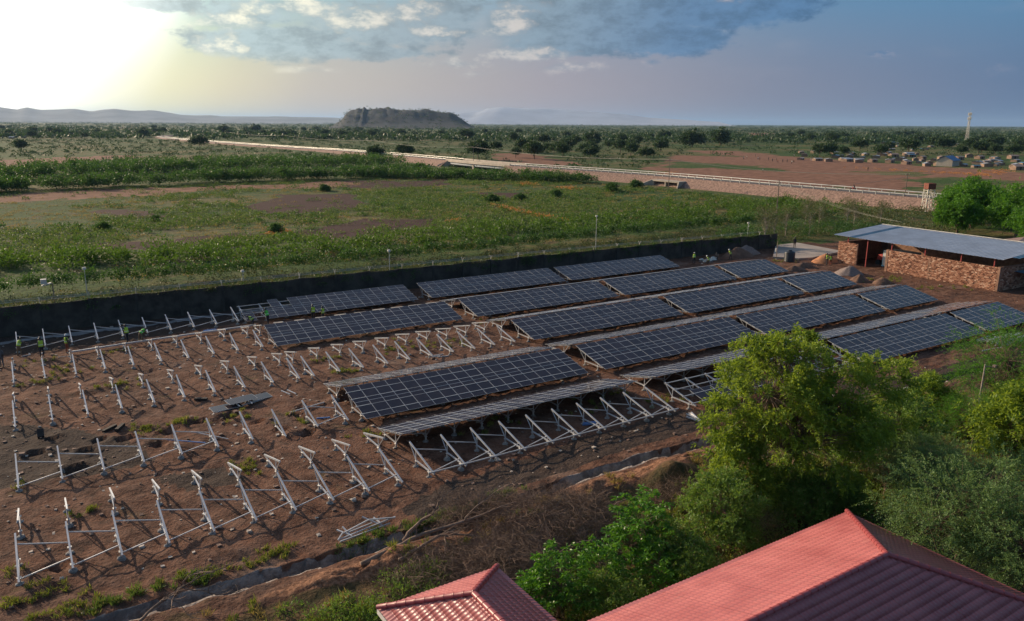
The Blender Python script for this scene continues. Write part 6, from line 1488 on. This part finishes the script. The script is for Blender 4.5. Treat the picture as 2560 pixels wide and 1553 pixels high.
# rubble and bags by the wall, far right workers
for i, (px, py, s_, lab) in enumerate(((1780, 652, .5, 'pile of white bags beside the right-hand workers'), (1765, 655, .4, 'smaller pile of white bags among the right-hand workers'))):
    bg_ = thing('bag_pile', lab, 'bags', G(px, py)); rr = random.Random(i)
    for k in range(9):
        b = MB(); x_, y_ = rr.uniform(-1, 1), rr.uniform(-.6, .6); z_ = .1+.16*(k % 3)
        b.hexa([(x_-.35, y_-.2, z_-.1), (x_+.35, y_-.2, z_-.1), (x_+.35, y_+.2, z_-.1), (x_-.35, y_+.2, z_-.1), (x_-.28, y_-.14, z_+.09), (x_+.28, y_-.14, z_+.08), (x_+.28, y_+.14, z_+.1), (x_-.28, y_+.14, z_+.07)]); ob('bag', b.mesh('bag', M['truckwhite'] if k % 3 else M['gravelpile']), bg_)
# ------------------------------------------------------------------ people
M['skin'] = simple('dark_skin', (0.075, 0.040, 0.026), .55, 0, .1)
M['vest'] = simple('hi_vis_vest', (0.42, 0.62, 0.05), .7, 0, .1)
M['vestgreen'] = simple('hi_vis_green', (0.10, 0.60, 0.06), .7, 0, .1)
M['tape'] = simple('reflective_tape', (0.75, 0.75, 0.70), .4)
CLOTH = {'navy': (0.018, 0.02, 0.03), 'khaki': (0.16, 0.11, 0.065), 'brick': (0.26, 0.07, 0.035), 'grey': (0.11, 0.11, 0.115), 'white': (0.55, 0.54, 0.5), 'blue': (0.05, 0.09, 0.2)}
for k_, c_ in CLOTH.items(): M['cloth_'+k_] = simple('cloth_'+k_, c_, .9, 0, .12, 6)
def rotx(p, a, c=(0, 0, 0)):
    x, y, z = p[0]-c[0], p[1]-c[1], p[2]-c[2]; return (p[0], c[1]+y*math.cos(a)+z*math.sin(a), c[2]-y*math.sin(a)+z*math.cos(a))
def pose(bend=0.0, larm=(.1, .05), rarm=(.1, .05), step=0.0, crouch=0.0):
    """joints; arm = (raise angle of upper arm forward, extra elbow bend)"""
    J = {}; pz = .95-.42*crouch
    J['pelvis'] = (0, -.12*crouch, pz)
    for s, n_ in ((-1, 'l'), (1, 'r')):
        f = step*s
        J['hip'+n_] = (s*.095, -.12*crouch, pz-.06)
        J['knee'+n_] = (s*.115, f*.22+.03+.30*crouch, .50-.14*crouch); J['ank'+n_] = (s*.115, f*.36-.02, .09); J['toe'+n_] = (s*.13, f*.36+.17, .035)
    up = {'spine': (0, 0, .24), 'chest': (0, .01, .43), 'neck': (0, .01, .56), 'hb': (0, .03, .64), 'ht': (0, .035, .77)}
    c = J['pelvis']
    for k_, v in up.items(): J[k_] = rotx((c[0]+v[0], c[1]+v[1], c[2]+v[2]), bend*(.6 if k_ == 'spine' else 1), c)
    for s, n_, (ra, eb) in ((-1, 'l', larm), (1, 'r', rarm)):
        sh = rotx((s*.185, c[1], c[2]+.47), bend, c); J['sh'+n_] = sh
        el = (sh[0]+s*.06, sh[1]+.28*math.sin(ra), sh[2]-.28*math.cos(ra)); J['el'+n_] = el
        a2 = ra+eb; wr_ = (el[0]-s*.03, el[1]+.25*math.sin(a2), el[2]-.25*math.cos(a2)); J['wr'+n_] = wr_
        J['hd'+n_] = (wr_[0], wr_[1]+.08*math.sin(a2), wr_[2]-.08*math.cos(a2)); J['_a'+n_] = a2
    return J
BONES = [('pelvis', 'spine', 's'), ('spine', 'chest', 's'), ('chest', 'neck', 's'), ('neck', 'hb', 'k'), ('hb', 'ht', 'k')]
for n_ in 'lr': BONES += [('pelvis', 'hip'+n_, 't'), ('hip'+n_, 'knee'+n_, 't'), ('knee'+n_, 'ank'+n_, 't'), ('ank'+n_, 'toe'+n_, 'b'), ('chest', 'sh'+n_, 's'), ('sh'+n_, 'el'+n_, 's'), ('el'+n_, 'wr'+n_, 'k'), ('wr'+n_, 'hd'+n_, 'k')]
RAD = {'pelvis': .15, 'spine': .135, 'chest': .155, 'neck': .055, 'hb': .085, 'ht': .082, 'hip': .10, 'knee': .065, 'ank': .045, 'toe': .035, 'sh': .07, 'el': .046, 'wr': .034, 'hd': .036}
def body_mesh(J, shirt, trousers):
    names = [k_ for k_ in J if not k_.startswith('_')]; idx = {k_: i for i, k_ in enumerate(names)}
    me = bpy.data.meshes.new('tmp'); me.from_pydata([J[k_] for k_ in names], [(idx[a], idx[b_]) for a, b_, _ in BONES], [])
    o = bpy.data.objects.new('tmp', me); COL.objects.link(o)
    md = o.modifiers.new('skin', 'SKIN'); md.use_smooth_shade = True
    for i, k_ in enumerate(names):
        r_ = RAD.get(k_) or RAD.get(k_[:-1]); sv = me.skin_vertices[0].data[i]; sv.radius = (r_*(1.12 if k_ in ('chest', 'pelvis', 'spine') else 1), r_*(.82 if k_ in ('chest', 'pelvis', 'spine') else 1)); sv.use_root = (k_ == 'pelvis')
    s = o.modifiers.new('sub', 'SUBSURF'); s.levels = 1; s.render_levels = 1
    dg = bpy.context.evaluated_depsgraph_get(); out = bpy.data.meshes.new_from_object(o.evaluated_get(dg))
    bpy.data.objects.remove(o); bpy.data.meshes.remove(me)
    V = [tuple(v.co) for v in out.vertices]; F = [tuple(p.vertices) for p in out.polygons]; mi = []
    segs = [(Vector(J[a]), Vector(J[b_]), kd) for a, b_, kd in BONES]; mk_ = {'s': 0, 't': 1, 'k': 2, 'b': 3}
    for p in out.polygons:
        c = p.center; best = None
        for a, b_, kd in segs:
            d = b_-a; t_ = max(0, min(1, (c-a).dot(d)/max(d.length_squared, 1e-9))); q = (c-(a+d*t_)).length
            if best is None or q < best[0]: best = (q, kd)
        mi.append(mk_[best[1]])
    bpy.data.meshes.remove(out)
    b = MB(); b.v, b.f, b.mi = V, F, mi
    # nose, ears, eyes and five fingers a hand
    h0, h1 = Vector(J['hb']), Vector(J['ht']); u = (h1-h0).normalized(); fwd = Vector((0, 1, 0)); fwd = (fwd-u*fwd.dot(u)).normalized(); sx = Vector((1, 0, 0)); hc = (h0+h1)/2
    b.bar(hc+fwd*.075+u*.005, hc+fwd*.105-u*.02, .025, .03, 2)
    for s_ in (-1, 1): b.bar(hc+sx*s_*.075, hc+sx*s_*.10, .05, .03, 2); b.bar(hc+fwd*.082+sx*s_*.03+u*.02, hc+fwd*.09+sx*s_*.03+u*.02, .022, .012, 3)
    for n_, s_ in (('l', -1), ('r', 1)):
        hd = Vector(J['hd'+n_]); a2 = J['_a'+n_]; d = Vector((0, math.sin(a2), -math.cos(a2))); e = Vector((0, math.cos(a2), math.sin(a2)))
        for q, (o_, L) in enumerate(((-.028, .065), (-.010, .078), (.010, .080), (.028, .062))): p0 = hd+sx*o_; p1 = p0+d*L*.6; b.bar(p0, p1, .016, .016, 2); b.bar(p1, p1+(d*.8-sx*s_*.0+e*.5).normalized()*L*.45, .015, .014, 2, w2=.010)
        b.bar(hd-d*.05-sx*s_*.03, hd-sx*s_*.06+d*.0, .018, .018, 2)
    me = b.mesh('person_body', [M['cloth_'+shirt], M['cloth_'+trousers], M['skin'], M['dark']], True)
    return me
def vest_mesh(J, m):
    p, s, c = Vector(J['pelvis']), Vector(J['spine']), Vector(J['chest']); n_ = 14
    ax = (c-p).normalized(); sx = Vector((1, 0, 0)); fy = ax.cross(sx)*-1
    rings = [(p+ax*.02, .205, .155, 0), (p+ax*.14, .195, .150, 0), (p+ax*.15, .198, .153, 1), (p+ax*.20, .197, .152, 1), (p+ax*.21, .195, .150, 0), (p+ax*.40, .215, .158, 0), (p+ax*.50, .205, .135, 0), (p+ax*.555, .13, .09, 0)]
    b = MB()
    for (q, a, d, _m) in rings:
        for k_ in range(n_): an = 2*math.pi*k_/n_; b.v.append(tuple(q+sx*(a*math.cos(an))+fy*(d*math.sin(an))))
    for i in range(len(rings)-1):
        for k_ in range(n_): b.f.append((i*n_+k_, i*n_+(k_+1) % n_, (i+1)*n_+(k_+1) % n_, (i+1)*n_+k_)); b.mi.append(rings[i][3] and rings[i+1][3])
    return b.mesh('vest', [m, M['tape']], True)
def hat_mesh(J, m, hair=False):
    h0, h1 = Vector(J['hb']), Vector(J['ht']); u = (h1-h0).normalized(); c = h0.lerp(h1, .75); b = MB(); n_ = 12; sx = Vector((1, 0, 0)); fy = u.cross(sx)
    prof = [(.135, .0), (.112, .012), (.112, .05), (.09, .10), (.05, .13), (.012, .142)] if not hair else [(.096, -.05), (.102, .02), (.09, .07), (.05, .105), (.01, .115)]
    for (r_, z_) in prof:
        for k_ in range(n_): an = 2*math.pi*k_/n_; b.v.append(tuple(c+u*z_+sx*r_*math.cos(an)+fy*r_*math.sin(an)))
    for i in range(len(prof)-1):
        for k_ in range(n_): b.f.append((i*n_+k_, i*n_+(k_+1) % n_, (i+1)*n_+(k_+1) % n_, (i+1)*n_+k_)); b.mi.append(0)
    return b.mesh('hat' if not hair else 'hair', m, True)
POSES = {'stand': pose(0, (.05, .25), (.1, .2)), 'walk': pose(.06, (.5, .4), (-.35, .3), .7), 'reach': pose(.12, (1.9, .2), (1.5, .5), .3), 'bend': pose(1.05, (.15, .2), (.3, .1), .35), 'work': pose(.4, (.9, .6), (.8, .5), .3), 'crouch': pose(.5, (.8, .5), (.6, .5), .1, 1.0), 'side': pose(.02, (.2, 1.1), (.1, .2), .15)}
cache = {}
def person(ps, shirt, trousers, vest, hat, loc, rz, label, group, scale=1.0):
    key = (ps, shirt, trousers)
    if key not in cache: cache[key] = body_mesh(POSES[ps], shirt, trousers)
    if vest and (ps, vest) not in cache: cache[(ps, vest)] = vest_mesh(POSES[ps], M[vest])
    if (ps, 'h', hat) not in cache: cache[(ps, 'h', hat)] = hat_mesh(POSES[ps], M[hat] if hat != 'hair' else M['blackplastic'], hat == 'hair')
    o = ob('person', cache[key], None, loc, (0, 0, rz), (scale,)*3); tag(o, label, 'person', group)
    if vest: ob('vest', cache[(ps, vest)], o)
    ob('hair' if hat == 'hair' else 'helmet', cache[(ps, 'h', hat)], o)
    return o
gw = 'workers in hi-vis vests on the site'
def PW_(x, y): return (x, y, gh(x, y))
person('work', 'grey', 'khaki', 'vest', 'hair', PW_(-1.3, 84.6), -.9, 'leftmost vested worker leaning by the first truss at the wall', gw, 1.05)
person('stand', 'grey', 'navy', 'vest', 'blackplastic', PW_(.5, 83.1), .2, 'vested worker in dark trousers seen from behind near the left trusses', gw, 1.08)
person('side', 'navy', 'brick', 'vest', 'tape', PW_(2.6, 83.2), -1.3, 'vested worker in brick-red trousers and white helmet', gw, 1.06)
person('reach', 'navy', 'navy', 'vest', 'hair', PW_(8.0, 84.4), .6, 'vested worker with raised arms at the braced row by the wall', gw, 1.05)
person('bend', 'khaki', 'khaki', 'vestgreen', 'hair', PW_(9.1, 83.5), -1.2, 'green-vested worker bending down over the long steel beam', gw, 1.05)
person('stand', 'grey', 'grey', None, 'hair', PW_(-2.7, 81.6), 2.6, 'person in grey standing at the very left edge', None, 1.06)
person('work', 'navy', 'navy', 'vestgreen', 'hair', PW_(21.95, 83.75), .5, 'green-vested worker lifting panels onto the half-finished table', gw, 1.06)
person('bend', 'navy', 'navy', 'vest', 'hair', PW_(20.3, 83.5), .8, 'crouched worker under the panels of the half-finished table', gw, 1.0)
person('stand', 'navy', 'navy', 'vest', 'blackplastic', PW_(26.9, 83.3), .1, 'vested worker, left of the pair between two panel tables', gw, 1.06)
person('side', 'navy', 'navy', 'vest', 'hair', PW_(27.9, 82.9), .5, 'vested worker, right of the pair between two panel tables', gw, .98)
person('work', 'navy', 'navy', 'vest', 'tape', PW_(90.7, 87.2), -.8, 'vested worker in white helmet, leftmost of four near the earth heap', gw, 1.05)
person('crouch', 'grey', 'khaki', 'vest', 'tape', PW_(92.6, 85.9), .9, 'crouching vested worker beside the white bags', gw, 1.05)
person('crouch', 'grey', 'navy', None, 'hair', PW_(96.4, 87.6), 2.0, 'crouching person in grey beside the earth heap', gw, 1.05)
person('work', 'navy', 'navy', 'vest', 'tape', PW_(98.5, 86.6), 1.2, 'vested worker, rightmost of four in front of the earth heap', gw, 1.05)
person('stand', 'navy', 'khaki', None, 'blackplastic', (116.9, 88.3, .28), 1.9, 'person standing alone on the concrete slab', None, 1.08)
person('side', 'navy', 'navy', 'vest', 'hair', PW_(108.7, 75.7), .4, 'vested worker, left of two at the orange sand heap', gw, 1.06)
person('stand', 'navy', 'brick', 'vest', 'hair', PW_(108.1, 74.7), -.6, 'vested worker, right of two at the orange sand heap', gw, 1.0)
gpz = 'people playing on the dirt pitch'
pls = [(545, 408, 'stand', 'white', 'navy'), (567, 404, 'walk', 'white', 'khaki'), (643, 410, 'walk', 'white', 'blue'), (655, 413, 'stand', 'brick', 'navy'), (714, 414, 'stand', 'navy', 'navy'), (742, 424, 'walk', 'grey', 'navy'), (770, 420, 'stand', 'navy', 'khaki'), (778, 432, 'walk', 'brick', 'navy'), (812, 428, 'stand', 'grey', 'navy'), (842, 428, 'walk', 'navy', 'navy'), (874, 438, 'stand', 'white', 'navy'), (887, 436, 'walk', 'navy', 'khaki'), (676, 497, 'walk', 'white', 'khaki'), (1395, 486, 'stand', 'khaki', 'navy'), (1007, 420, 'stand', 'white', 'white'), (625, 392, 'stand', 'navy', 'navy'), (890, 392, 'walk', 'white', 'navy')]
for i, (x_, y_, ps, sh_, tr_) in enumerate(pls):
    v = c7p(x_, y_)
    lab = {12: 'person in white walking alone on the near part of the dirt', 13: 'lone person standing on the green strip of the dirt pitch'}.get(i, 'tiny player on the dirt pitch, %s from the left' % ORD[sorted([j for j in range(len(pls)) if j not in (12, 13)], key=lambda j: pls[j][0]).index(i)] if i not in (12, 13) else '')
    person(ps, sh_, tr_, None, 'hair', v, i*1.1, lab, gpz, 1.15)
# motorcycle and rider on the road
mcx = float(np.interp(140, [p.y for p in cl], [p.x for p in cl]))
mo = thing('motorcycle', 'dark motorcycle riding along the road by the guard rail', 'motorcycle', (mcx+1.5, 140, RZ+.05), .05)
for yy in (-.62, .62):
    b = MB(); b.tube([(-.05, yy, .31), (.05, yy, .31)], .31, 14); ob('wheel', b.mesh('wheel', M['blackplastic']), mo)
b = MB(); b.bar((0, -.5, .55), (0, .4, .62), .22, .25); b.hexa([(-.12, -.05, .62), (.12, -.05, .62), (.12, .38, .66), (-.12, .38, .66), (-.10, -.02, .86), (.10, -.02, .86), (.10, .36, .9), (-.10, .36, .9)]); ob('body', b.mesh('body', M['redmachine']), mo)
b = MB(); b.bar((0, -.65, .80), (0, 0, .80), .22, .08); ob('seat', b.mesh('seat', M['blackplastic']), mo)
b = MB(); b.bar((0, .62, .31), (0, .42, 1.0), .06); b.bar((-.33, .40, 1.02), (.33, .40, 1.02), .035); ob('handlebar', b.mesh('handlebar', M['steel_dull']), mo)
POSES['ride'] = pose(.25, (1.1, .1), (1.1, .1), 0, .55)
person('ride', 'navy', 'navy', None, 'blackplastic', (mcx+1.5, 139.75, RZ+.16), .05, 'rider in dark clothes sitting on the motorcycle', None, 1.0)
# scrub on the mesa
mo_ = bpy.data.objects.get('mesa_hill')
if mo_:
    co = np.array([v.co for v in mo_.data.vertices]); r = np.random.default_rng(171); pick = r.integers(0, len(co), 800); k = co[pick]; k = k[k[:, 2] > 4]
    k = k+r.normal(size=k.shape)*np.array([9, 9, 1.0]); n = len(k); s_ = r.uniform(1.0, 3.2, n)
    mass('mesa_scrub', 'dark scrub growing on the slopes and rim of the mesa', k, np.stack([s_*1.3, s_*1.3, s_*.9], 1), 12, 3.0, 1.8, LM['far'], 172)
# look-alikes are told apart by their order in the picture
def pxx(o):
    d = o.matrix_world.translation-Vector((0, 0, CAM_H)) if o.parent is None else Vector((0, 1, 0))
    return (d @ CR)/max(d @ _fw, .1)
bpy.context.view_layer.update()
byl = {}
for o in list(SC.objects):
    if o.parent is None and o.get('label') and o.get('category'): byl.setdefault(o['label'], []).append(o)
for lab, lst in byl.items():
    if len(lst) < 2: continue
    lst.sort(key=pxx)
    for i, o in enumerate(lst):
        if i < len(ORD): o['label'] = lab+', %s from the left' % ORD[i]
